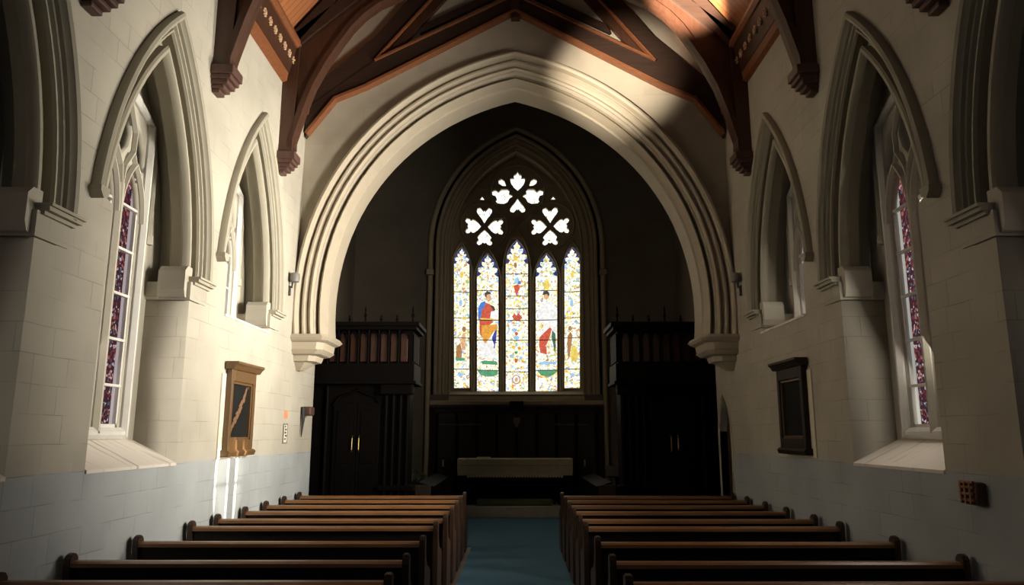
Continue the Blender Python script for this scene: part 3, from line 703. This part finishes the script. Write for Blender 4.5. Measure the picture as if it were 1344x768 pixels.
truss(8.68, 6.12, 'dark arch-braced timber roof truss on corbels between the tall and the short windows')
truss(11.3, 6.02, 'brown arch-braced timber roof truss just before the chancel arch wall')
# east truss against the gable wall
y = YE - .065
root = empty('roof_truss', 'scissor roof truss lying flat against the wall over the chancel arch', 'roof truss', (0, y, 7.1), 'timber roof trusses')
P_ = lambda *q: [EY(a, b, 12.5) for a, b in q]
for s in (-1, 1):
    X = lambda a, b, d: Vector((-s * a, y + d, b))
    bm = BM(); prism(bm, P_((401, 180), (440, 131), (480, 116), (676, 17), (676, -6), (664, 0), (492, 80), (413, 135), (401, 150)), X, -.05, .06); obj('chord', bm, M['roof_dark'], root)
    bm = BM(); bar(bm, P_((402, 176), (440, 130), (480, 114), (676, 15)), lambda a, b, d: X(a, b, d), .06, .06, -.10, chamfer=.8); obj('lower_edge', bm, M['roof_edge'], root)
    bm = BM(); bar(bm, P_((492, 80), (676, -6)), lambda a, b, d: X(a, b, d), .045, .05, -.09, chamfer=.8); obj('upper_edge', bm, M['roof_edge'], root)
    bm = BM(); prism(bm, P_((395, 150), (430, 130), (492, 81), (566, 0), (640, -85), (610, -85), (535, 0), (494, 47), (413, 112), (395, 125)), X, -.04, .06); obj('rafter', bm, M['roof_dark'], root)
    bm = BM(); bar(bm, P_((494, 78), (566, 0), (640, -85)), lambda a, b, d: X(a, b, d), .04, .05, -.08, chamfer=.8); obj('rafter_edge', bm, M['roof_edge'], root)
    bm = BM(); prism(bm, P_((503, 74), (568, 0), (610, -45), (625, -45), (583, 0), (531, 56)), X, -.03, .06); obj('strut', bm, M['roof_wood'], root)
    bm = BM(); prism(bm, P_((551, 43), (660, -8), (660, -35), (626, -2), (556, 31)), X, -.02, .06); obj('collar', bm, M['roof_dark'], root)
bm = BM(); box(bm, -.07, .09, y - .09, y + .06, 9.42, 10.5, .01); obj('king_post', bm, M['roof_wood'], root)
# carved cornice along each wall head
for s, nm in ((-1, 'left'), (1, 'right')):
    root = empty('carved_cornice', 'carved timber cornice with pale rosettes along the head of the %s wall' % nm, 'cornice', (s * W, 10, 7.5), 'carved cornices under the roof')
    X = lambda a, b, d: Vector((s * (W - a), d, b))
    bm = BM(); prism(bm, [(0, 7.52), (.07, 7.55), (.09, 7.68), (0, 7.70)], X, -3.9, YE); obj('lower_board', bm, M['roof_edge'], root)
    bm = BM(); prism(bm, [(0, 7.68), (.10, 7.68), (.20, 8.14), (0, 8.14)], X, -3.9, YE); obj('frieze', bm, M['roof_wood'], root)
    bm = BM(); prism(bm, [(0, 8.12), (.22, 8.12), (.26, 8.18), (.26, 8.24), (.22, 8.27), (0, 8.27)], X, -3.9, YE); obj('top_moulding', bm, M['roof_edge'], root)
    b0 = BM()
    # rosette: boss with eight petals
    for q in range(8):
        an = q * math.pi / 4; bmesh.ops.create_icosphere(b0, subdivisions=1, radius=.021, matrix=__import__('mathutils').Matrix.Translation((.012, .045 * math.cos(an), .055 * math.sin(an))))
    bmesh.ops.create_icosphere(b0, subdivisions=1, radius=.03, matrix=__import__('mathutils').Matrix.Translation((.02, 0, 0)))
    me = bpy.data.meshes.new('rosette'); b0.to_mesh(me); b0.free(); me.materials.append(M['rosette'])
    yy = 8.85
    while yy < 12.4:
        r = bpy.data.objects.new('rosette', me); COL.objects.link(r); r.parent = root
        r.location = (-s * .145, yy - 10, .41); r.scale = (-s * 1.0, 1, 1); yy += .235

# ------------------------------------------------------------ carpet and chancel floor
bm = BM(); box(bm, -.765, .765, -3.8, 13.75, 0, .012); box(bm, -1.4, 1.4, 13.75, 18.34, 0, .012); tag(obj('carpet', bm, M['carpet']), 'plain blue carpet runner down the aisle between the pews', 'carpet')
bm = BM(); box(bm, -2.6, 2.6, 18.37, 19.96, 0, .26, .01); tag(obj('altar_step', bm, M['step']), 'pale stone step across the end of the blue carpet', 'step')

# ------------------------------------------------------------ pews
def pew(xa, xb, y, label, group):
    root = empty('pew', label, 'pew', ((xa + xb) / 2, y, 0), group)
    L, Rr = min(xa, xb), max(xa, xb)
    bm = BM(); prism(bm, [(-.02, .12), (.012, .12), (.012, .87), (-.035, .88)], lambda a, b, d: Vector((d, y + a, b)), L + .05, Rr - .05)
    obj('backrest', bm, M['dark_wood'], root)
    bm = BM(); prism(bm, [(-.075, .875), (-.07, .905), (-.04, .92), (.035, .92), (.055, .905), (.05, .875)], lambda a, b, d: Vector((d, y + a, b)), L + .05, Rr - .05)
    obj('top_rail', bm, M['rail_wood'], root)
    bm = BM(); box(bm, L + .05, Rr - .05, y + .012, y + .42, .43, .465, .01); obj('seat', bm, M['dark_wood'], root)
    prof = [(-.09, 0), (-.07, .45), (-.075, .80), (-.088, .90), (-.085, .945), (-.06, .975), (-.02, .985), (.02, .975), (.045, .945), (.045, .90), (.03, .84), (.05, .76), (.12, .68), (.24, .64), (.36, .63), (.42, .60), (.44, .55), (.42, .48), (.44, .3), (.46, 0)]
    for e in (L, Rr):
        sg = 1 if e == L else -1
        x0, x1 = sorted((e, e + sg * .055))
        bm = BM(); prism(bm, prof, lambda a, b, d: Vector((d, y + a, b)), x0, x1)
        es = [ed for ed in bm.edges if len(ed.link_faces) == 2 and any(len(f.verts) > 6 for f in ed.link_faces)]
        bmesh.ops.bevel(bm, geom=es, offset=.009, segments=2, affect='EDGES')
        o = obj('bench_end', bm, M['end_wood'], root)
    return root
ROWS = [13.15, 12.3, 11.42, 10.55, 9.6, 8.85, 7.62, 6.5, 5.62]
word = ['front', 'second', 'third', 'fourth', 'fifth', 'sixth', 'seventh', 'eighth', 'ninth']
extra = ['its rail in shade before the organ case', 'just ahead of the chancel arch', 'level with the plaque on the wall', 'beside the framed picture', 'behind the framed picture', 'below the short window', 'beside the lit window sill', 'one ahead of the nearest pews', 'nearest the camera, cut by the lower edge']
for i, yv in enumerate(ROWS):
    pew(-3.70, -.80 - (.07 if i > 4 else .03), yv, 'dark wooden pew left of the aisle, %s row counted from the altar' % word[i], 'dark wooden pews facing the altar')
    pew(.77, 3.70, yv - .05, 'dark wooden pew right of the aisle, %s row counted from the altar' % word[i], 'dark wooden pews facing the altar')

# ------------------------------------------------------------ altar and chancel furniture
ay0, ay1, az = 18.75, 19.45, 1.36
root = empty('altar', 'dark wooden altar table standing on the stone step below the great window', 'altar', (0, 19.1, .26))
bm = BM(); box(bm, -1.36, 1.36, ay0 + .02, ay1 - .02, az - .08, az - .012, .01); obj('table_top', bm, M['case_wood'], root)
for s in (-1, 1):
    for yy in (ay0 + .08, ay1 - .20):
        bm = BM(); box(bm, s * 1.17 - .09, s * 1.17 + .09, yy, yy + .14, .26, az - .08, .015)
        box(bm, s * 1.17 - .12, s * 1.17 + .12, yy - .03, yy + .17, .26, .36, .015); obj('leg', bm, M['case_wood'], root)
bm = BM(); box(bm, -1.08, 1.08, ay1 - .12, ay1 - .06, .30, .95, .01); obj('back_panel', bm, M['case_wood'], root)
bm = BM(); box(bm, -1.0, 1.0, ay0 + .15, ay1 - .2, .26, .34, .01); obj('foot_board', bm, M['frame_dark'], root)
root = empty('altar_cloth', 'cream cloth with scalloped lace edge covering the altar top', 'altar cloth', (0, 19.1, az - .4))
bm = BM(); nx = 72; rows = []
for i in range(nx + 1):
    x = -1.40 + 2.80 * i / nx; wv = .012 * math.sin(i * 1.1) + .006 * math.sin(i * 2.7)
    rows.append([bm.verts.new((x, ay1 + .02, az - .35)), bm.verts.new((x, ay1, az)), bm.verts.new((x, ay0 + .01, az + .002)), bm.verts.new((x, ay0 - .015, az - .015)), bm.verts.new((x, ay0 - .02 - wv * .3, az - .2)), bm.verts.new((x, ay0 - .028 - wv, az - .40))])
for a, b in zip(rows, rows[1:]):
    for k in range(5): bm.faces.new((a[k], a[k + 1], b[k + 1], b[k]))
bmesh.ops.solidify(bm, geom=bm.faces[:], thickness=.006)
obj('cloth', bm, M['cloth'], root, smooth=True)
for s in (-1, 1):
    bm = BM(); box(bm, min(s * 1.40, s * 1.412), max(s * 1.40, s * 1.412), ay0 - .02, ay1 + .01, az - .34, az, .003); obj('side_drop', bm, M['cloth'], root)
bm = BM(); ns_ = 34
for i in range(ns_):
    x = -1.14 + 2.28 * i / (ns_ - 1)
    pts = [(x - .036, az - .37), (x + .036, az - .37), (x + .036, az - .41), (x + .02, az - .445), (x, az - .455), (x - .02, az - .445), (x - .036, az - .41)]
    prism(bm, pts, lambda a, b, d: Vector((a, ay0 - .045 - d, b)), 0, .006)
obj('lace_edge', bm, M['cloth_trim'], root)
bm = BM(); box(bm, -1.40, 1.40, ay0 - .036, ay0 - .024, az - .175, az - .165); box(bm, -1.40, 1.40, ay0 - .036, ay0 - .024, az - .155, az - .15); obj('braid', bm, M['cloth_trim'], root)
bm = BM(); box(bm, -.95, -.62, 18.95, 19.2, az + .003, az + .03, .008); tag(obj('book', bm, M['cream']), 'low pale book lying open on the altar cloth, left of middle', 'book')
bm = BM(); box(bm, -.92, .92, 18.55, 18.72, .262, .42, .04); tag(obj('kneeler', bm, M['leaf']), 'long faded green kneeler cushion on the step under the altar', 'kneeler')
# reredos panelling
root = empty('reredos', 'dark wooden reredos panelling standing behind the altar', 'reredos', (0, 19.7, .26))
bm = BM(); n = 24; rows = []
XL, XR, zt = -2.06, 2.16, 2.60
RY = lambda x: 19.62 + .10 * (1 - (x / 2.1) ** 2)
for i in range(n + 1):
    x = XL + (XR - XL) * i / n; yb = RY(x)
    rows.append([bm.verts.new((x, yb, .26)), bm.verts.new((x, yb, zt)), bm.verts.new((x, yb + .08, zt)), bm.verts.new((x, yb + .08, .26))])
for a, b in zip(rows, rows[1:]):
    for k in range(4): bm.faces.new((a[k], a[(k + 1) % 4], b[(k + 1) % 4], b[k]))
bm.faces.new(rows[0]); bm.faces.new(rows[-1][::-1]); obj('panel', bm, M['frame_dark'], root)
bm = BM(); rows = []
for i in range(n + 1):
    x = XL - .04 + (XR - XL + .08) * i / n; yb = RY(x)
    rows.append([bm.verts.new((x, yb + dy, z)) for dy, z in ((0, zt - .12), (-.03, zt - .10), (-.05, zt), (-.10, zt + .03), (-.10, zt + .08), (.1, zt + .08), (.1, zt - .12))])
for a, b in zip(rows, rows[1:]):
    for k in range(7): bm.faces.new((a[k], a[(k + 1) % 7], b[(k + 1) % 7], b[k]))
bm.faces.new(rows[0]); bm.faces.new(rows[-1][::-1]); obj('cornice', bm, M['frame_dark'], root)
for i in range(9):
    x = XL + .03 + (XR - XL - .1) * i / 8
    bm = BM(); box(bm, x - .03, x + .05, RY(x) - .03, RY(x), .26, zt - .12, .01); obj('stile', bm, M['case_wood'], root)
for s_, x0, x1 in ((-1, XL + .1, -.9), (1, 1.0, XR - .1)):
    for q in range(6):
        x = x0 + (x1 - x0) * (q + .5) / 6
        bm = BM(); bar(bm, [(x - .07, zt - .38), (x - .06, zt - .28), (x, zt - .2), (x + .06, zt - .28), (x + .07, zt - .38)], lambda a, b, d: Vector((a, RY(a) - d, b)), .02, 0, .02); obj('tracery_head', bm, M['frame_dark'], root)
    bm = BM(); box(bm, x0, x1, RY(x0) - .06, RY(x0), zt - .42, zt - .39, .008); obj('ledge', bm, M['gilt'], root)
bm = BM(); prism(bm, [(-.08 + X0, 2.38), (.08 + X0, 2.38), (.09 + X0, 2.28), (.05 + X0, 2.18), (X0, 2.10), (-.05 + X0, 2.18), (-.09 + X0, 2.28)], lambda a, b, d: Vector((a, 19.66 - d, b)), -.02, .03); obj('shield', bm, M['gilt'], root)
bm = BM(); box(bm, X0 - .18, X0 + .18, 19.52, 19.68, 2.58, 2.80, .02); obj('crest_block', bm, M['case_wood'], root)
# candlesticks
def candlestick(x, y, z, h, label):
    r = empty('candlestick', label, 'candlestick', (x, y, z), 'candlesticks beside the altar')
    bm = BM(); lathe(bm, [(.14, 0), (.15, .03), (.06, .06), (.025, .12), (.02, h * .4), (.04, h * .42), (.02, h * .45), (.018, h * .9), (.06, h * .93), (.065, h * .95), (.03, h * .96)], (x, y, z)); obj('stem', bm, M['frame_dark'], r, smooth=True)
    bm = BM(); lathe(bm, [(.022, h * .955), (.022, h * 1.12), (.005, h * 1.13)], (x, y, z), 10); obj('candle', bm, M['brass'], r, smooth=True)
candlestick(-1.78, 18.9, .26, .95, 'slim floor candlestick left of the altar')
candlestick(1.72, 18.9, .26, .95, 'slim floor candlestick right of the altar, in deep shade')
# plant stand
root = empty('potted_plant', 'dim leafy plant on a grey stone pedestal left of the reredos', 'plant', (-2.25, 17.9, 0))
bm = BM(); lathe(bm, [(.20, 0), (.20, .06), (.11, .12), (.10, .55), (.17, .62), (.17, .68)], (-2.25, 17.9, 0)); obj('pedestal', bm, M['stone_dim'], root, smooth=True)
bm = BM()
for i in range(90):
    a = random.random() * 6.28; e = random.uniform(-.2, 1.4); r_ = random.uniform(.10, .30)
    c = Vector((-2.25 + r_ * math.cos(a) * math.cos(e), 17.9 + r_ * math.sin(a) * math.cos(e), .80 + r_ * math.sin(e) * 1.1))
    d = Vector((random.uniform(-1, 1), random.uniform(-1, 1), random.uniform(0, 1))).normalized(); sd = d.cross(Vector((.3, .5, .8))).normalized() * .03
    bm.faces.new([bm.verts.new(c - d * .07), bm.verts.new(c + sd), bm.verts.new(c + d * .07), bm.verts.new(c - sd)])
obj('foliage', bm, M['leaf'], root, recalc=False)
# lectern
root = empty('lectern', 'dark reading desk standing right of the altar before the organ case', 'lectern', (2.35, 17.6, 0))
bm = BM(); box(bm, 2.15, 2.55, 17.45, 17.75, 0, .08, .01); obj('base', bm, M['case_wood'], root)
bm = BM(); lathe(bm, [(.07, .08), (.05, .2), (.045, .9), (.08, 1.0)], (2.35, 17.6, 0)); obj('post', bm, M['case_wood'], root, smooth=True)
bm = BM(); prism(bm, [(17.4, .98), (17.82, 1.18), (17.80, 1.22), (17.38, 1.02)], lambda a, b, d: Vector((d, a, b)), 2.08, 2.62); obj('desk', bm, M['frame_dark'], root)
# organ cases left and right
def organ(s, label):
    y0, y1 = 14.45, 15.35; xi, xo = 1.95, 4.32
    root = empty('organ_case', label, 'organ case', (s * 3.1, 15.3, 0), 'organ cases beside the chancel')
    def bx(bm, xa, xb, ya, yb, za, zb, bev=.01): box(bm, min(s * xa, s * xb), max(s * xa, s * xb), ya, yb, za, zb, bev)
    C = M['case_wood']
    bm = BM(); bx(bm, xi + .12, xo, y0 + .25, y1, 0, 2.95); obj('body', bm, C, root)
    bm = BM(); bx(bm, xi + .02, xo, y0 + .12, y1 + .05, 0, .30); bx(bm, xi + .06, xo, y0 + .18, y1 + .02, .30, .36); obj('plinth', bm, C, root)
    bm = BM(); bx(bm, xi, xo, y0, y1 + .1, 2.95, 3.30); obj('gallery_base', bm, C, root)
    bm = BM(); bx(bm, xi + .06, xo, y0 + .14, y1, 3.30, 3.95, 0); obj('gallery_back', bm, C, root)
    bm = BM(); bx(bm, xi - .04, xo, y0 - .05, y1 + .14, 3.95, 4.02); bx(bm, xi - .09, xo, y0 - .10, y1 + .18, 4.02, 4.10); bx(bm, xi - .04, xo, y0 - .05, y1 + .1, 2.90, 2.96); obj('cornice', bm, C, root)
    # pierced frieze under the cornice
    n = 11; w = (xo - xi - .2) / n
    bm = BM()
    for i in range(n):
        c = xi + .12 + w * (i + .5)
        bar(bm, [(s * (c - w * .45), 3.78), (s * (c - w * .3), 3.88), (s * c, 3.93), (s * (c + w * .3), 3.88), (s * (c + w * .45), 3.78)], lambda a, b, d: Vector((a, y0 + .06 - d, b)), .03, 0, .03)
    obj('frieze', bm, C, root)
    for i in range(n):
        c = xi + .12 + w * (i + .5)
        bm = BM(); bx(bm, c - w * .34, c + w * .34, y0 + .10, y0 + .14, 3.34, 3.90, .006); obj('gallery_panel', bm, M['pipe'], root)
        bm = BM(); tube(bm, [(s * (c + w / 2), y0 + .06, 3.30), (s * (c + w / 2), y0 + .06, 3.95)], .022, 8); obj('baluster', bm, C, root)
    for i in range(5):
        yy = y0 + .22 + i * .17
        bm = BM(); box(bm, *sorted((s * (xi + .03), s * (xi + .06))), yy - .065, yy + .065, 3.34, 3.90, .01); obj('side_panel', bm, C, root)
    # doors
    for k, (xa, xb) in enumerate(((2.62, 3.06), (3.07, 3.52))):
        bm = BM(); bx(bm, xa, xb, y0 + .20, y0 + .25, .40, 2.55, .008)
        bx(bm, xa + .08, xb - .08, y0 + .185, y0 + .20, .55, 1.25, .006); bx(bm, xa + .08, xb - .08, y0 + .185, y0 + .20, 1.40, 2.40, .006)
        d_ = obj('door', bm, C, root)
        hx = xb - .06 if k == 0 else xa + .06
        bm = BM(); tube(bm, [(s * hx, y0 + .19, 1.62), (s * hx, y0 + .15, 1.66), (s * hx, y0 + .15, 1.88), (s * hx, y0 + .19, 1.92)], .013, 8); obj('handle', bm, M['brass'], d_)
    bm = BM(); bar(bm, [(s * 2.6, 2.5), (s * 2.72, 2.66), (s * 2.9, 2.72), (s * 3.07, 2.80), (s * 3.24, 2.72), (s * 3.42, 2.66), (s * 3.54, 2.5)], lambda a, b, d: Vector((a, y0 + .24 - d, b)), .05, 0, .05); obj('door_arch', bm, C, root)
    for c in (2.08, 2.22, 2.36, 2.50, 3.65):
        bm = BM(); tube(bm, [(s * c, y0 + .2, .36), (s * c, y0 + .2, 2.88)], .035, 8); obj('column', bm, C, root)
    bm = BM(); bx(bm, xi + .02, xi + .66, y0 + .06, y0 + .26, 2.70, 2.92, .03); bx(bm, xi + .0, xi + .66, y0 + .08, y0 + .26, .9, 1.0, .02); obj('capitals', bm, C, root)
    # cresting finials
    for i in range(8):
        c = xi + .05 + i * .31; h = .16 if i % 3 else .34
        bm = BM(); lathe(bm, [(.02, 0), (.015, h * .3), (.035, h * .45), (.012, h * .6), (.02, h * .8), (.002, h)], (s * c, y0 + .02, 4.09), 8); obj('finial', bm, C, root)
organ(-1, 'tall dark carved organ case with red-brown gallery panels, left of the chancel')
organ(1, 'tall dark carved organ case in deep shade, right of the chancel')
# choir stall ends in front of the cases
for s, lb in ((-1, 'dark choir stall with panelled end before the left organ case'), (1, 'dark choir stall with panelled end before the right organ case')):
    root = empty('choir_stall', lb, 'choir stall', (s * 1.85, 16.4, 0), 'choir stalls')
    bm = BM(); box(bm, *sorted((s * 1.62, s * 1.68)), 14.7, 18.0, .1, .95, .01); obj('desk_front', bm, M['case_wood'], root)
    bm = BM(); prism(bm, [(1.55, .93), (1.85, 1.02), (1.85, 1.05), (1.55, .97)], lambda a, b, d: Vector((s * a, d, b)), 14.7, 18.0); obj('book_ledge', bm, M['case_wood'], root)
    bm = BM(); box(bm, *sorted((s * 1.6, s * 1.9)), 14.64, 14.70, 0, 1.0, .015); obj('stall_end', bm, M['frame_dark'], root)

# ------------------------------------------------------------ things on the walls
def painting(s, yc, zc0, zc1, label, frame, detail):
    root = empty('framed_picture', label, 'picture', (s * W, yc, zc0))
    X = lambda a, b, d: Vector((s * (W - a), d, b)); h = .46
    bm = BM(); prism(bm, [(0, zc0 - .06), (.015, zc0 - .06), (.015, zc1 - .08), (0, zc1 - .08)], X, yc - h - .13, yc + h + .03); obj('backing_board', bm, M['cream'], root)
    bm = BM()
    for a0, a1, b0, b1 in ((yc - h, yc - h + .09, zc0, zc1), (yc + h - .09, yc + h, zc0, zc1), (yc - h + .08, yc + h - .08, zc0, zc0 + .18), (yc - h + .08, yc + h - .08, zc1 - .17, zc1)):
        box(bm, *sorted((s * (W - .015), s * (W - .09))), a0, a1, b0, b1, .012)
    obj('frame', bm, frame, root)
    bm = BM()
    g0, g1, z0, z1 = yc - h + .09, yc + h - .09, zc0 + .18, zc1 - .17
    for a0, a1, b0, b1 in ((g0, g0 + .03, z0, z1), (g1 - .03, g1, z0, z1), (g0, g1, z0, z0 + .03), (g0, g1, z1 - .03, z1)): box(bm, *sorted((s * (W - .03), s * (W - .07))), a0, a1, b0, b1, .004)
    obj('inner_frame', bm, M['gilt'], root)
    bm = BM(); prism(bm, [(.015, zc1 - .02), (.12, zc1 - .02), (.15, zc1 + .03), (.18, zc1 + .05), (.18, zc1 + .08), (.015, zc1 + .08)], X, yc - h - .05, yc + h + .05); obj('cornice', bm, frame, root)
    bm = BM(); prism(bm, [(.015, zc0 - .03), (.11, zc0 - .03), (.13, zc0 + .02), (.1, zc0 + .05), (.015, zc0 + .05)], X, yc - h - .03, yc + h + .03); obj('base_moulding', bm, frame, root)
    bm = BM(); box(bm, *sorted((s * (W - .015), s * (W - .035))), g0, g1, z0, z1); cv = obj('canvas', bm, M['canvas'], root)
    if detail:
        b2 = BM()
        for i in range(26):
            t = i / 25; yy = g0 + .08 + (g1 - g0 - .16) * t + random.uniform(-.03, .03); zz = z0 + .05 + (z1 - z0 - .1) * t
            wv = .02 + .045 * math.sin(t * math.pi)
            prism(b2, [(yy - wv, zz), (yy - .2 * wv, zz + .04), (yy + wv, zz + .015), (yy + .3 * wv, zz - .03)], lambda a, b, d: Vector((s * (W - .036 - d), a, b)), -.0005 + .0001 * i, .0005 + .0001 * i)
        obj('painted_sprig', b2, M['sprig'], root)
M['canvas'] = plain('dark_canvas', (.012, .012, .011), .75, spec=.1, var=.5, scale=3)
M['sprig'] = plain('ochre_paint', (.17, .085, .035), .6)
painting(-1, 10.16, 1.70, 2.80, 'gilt framed dark picture with an ochre sprig, on the bright left wall', M['gilt'], True)
painting(1, 10.05, 1.72, 2.84, 'dark framed blackish picture hanging on the shaded right wall', M['frame_dark'], False)
# notices on the left wall
X = lambda a, b, d: Vector((-(W - a), d, b))
bm = BM(); prism(bm, [(0, 2.20), (.006, 2.20), (.006, 2.33), (0, 2.33)], X, 12.28, 12.46); tag(obj('notice', bm, M['orange']), 'small orange notice on the left wall above the black and white one', 'notice')
root = empty('notice', 'narrow black and white notice on the left wall under the orange one', 'notice', (-W, 12.4, 1.80))
bm = BM(); prism(bm, [(0, 1.80), (.008, 1.80), (.008, 2.12), (0, 2.12)], X, 12.26, 12.50); obj('board', bm, M['grey'], root)
bm = BM(); prism(bm, [(.008, 1.82), (.010, 1.82), (.010, 2.10), (.008, 2.10)], X, 12.30, 12.46); obj('paper', bm, M['cream'], root)
bm = BM()
for i, (a, b) in enumerate(((0, .05), (.02, .09), (.0, .07), (.03, .1), (.0, .06))):
    z = 2.06 - i * .05; prism(bm, [(.010, z), (.0115, z), (.0115, z + .028), (.010, z + .028)], X, 12.33 + a, 12.34 + b)
obj('lettering', bm, M['black'], root)
# wall bracket lamp on the left
root = empty('wall_bracket', 'dark wooden bracket with a hanging iron rod at the far end of the left wall', 'bracket', (-W, 13.45, 2.3))
bm = BM(); box(bm, -W, -W + .16, 13.3, 13.55, 2.27, 2.43, .03); obj('block', bm, M['corbel_wood'], root)
bm = BM(); tube(bm, [(-W + .04, 13.22, 2.42), (-W + .05, 13.22, 2.2), (-W + .03, 13.22, 1.90)], .03, 8, [.035, .03, .008]); obj('rod', bm, M['black'], root)
# loudspeakers on the arch springing
for s, lb in ((-1, 'small dark loudspeaker on the left wall beside the arch'), (1, 'small dark loudspeaker on the right wall beside the arch')):
    root = empty('loudspeaker', lb, 'loudspeaker', (s * W, 12.3, 4.3), 'loudspeakers beside the arch')
    bm = BM(); lathe(bm, [(.02, -.09), (.075, -.07), (.085, 0), (.075, .07), (.02, .09)], (s * (W - .10), 12.12, 4.50), 12); obj('housing', bm, M['grey'], root, smooth=True)
    bm = BM(); tube(bm, [(s * W, 12.14, 4.36), (s * (W - .05), 12.14, 4.34), (s * (W - .06), 12.13, 4.42)], .022, 6); tube(bm, [(s * (W - .02), 12.14, 4.36), (s * (W - .02), 12.14, 4.20)], .02, 6); obj('bracket', bm, M['black'], root)
# carved box on the right wall
root = empty('wall_box', 'small rough brown carved offertory box fixed low on the right wall', 'box', (W, 6.22, 1.38))
bm = BM(); box(bm, W - .09, W, 6.12, 6.32, 1.39, 1.57, .02); obj('box', bm, M['corbel_wood'], root)
bm = BM()
for zz in (1.42, 1.47, 1.52, 1.56): box(bm, W - .115, W - .085, 6.13, 6.31, zz, zz + .022, .006)
for yy in (6.15, 6.22, 6.28): box(bm, W - .12, W - .08, yy, yy + .025, 1.40, 1.58, .006)
obj('carving', bm, M['rail_wood'], root)
# pointed door at the far end of the right wall
root = sempty('door_1', (W, 13.55, 0))
dp = lambda off: [(13.55 + x, z) for x, z in arch_pts(.36, .62, off, 8, 2.0, 0, 2.0)]
bm = BM(); prism(bm, dp(-.002), lambda a, b, d: Vector((W + d, a, max(b, .01))), .14, .2); obj('door_leaf', bm, M['end_wood'], root)
for q in range(5):
    bm = BM(); yy = 13.27 + q * .14; box(bm, W + .125, W + .14, yy - .055, yy + .055, .02, 2.1 + .35 * (1 - abs(q - 2) / 2), .004); obj('board', bm, M['end_wood'], root)
bm = BM(); ring(bm, .36, .62, [(.0, -.6), (-.0, .0), (.02, .02), (.05, .02), (.07, 0), (.07, -.02)], lambda u, w, d: Vector((W - d, 13.55 + u, w)), 2.0, 8, 1.99); obj('stone_surround', bm, M['stone'], root)
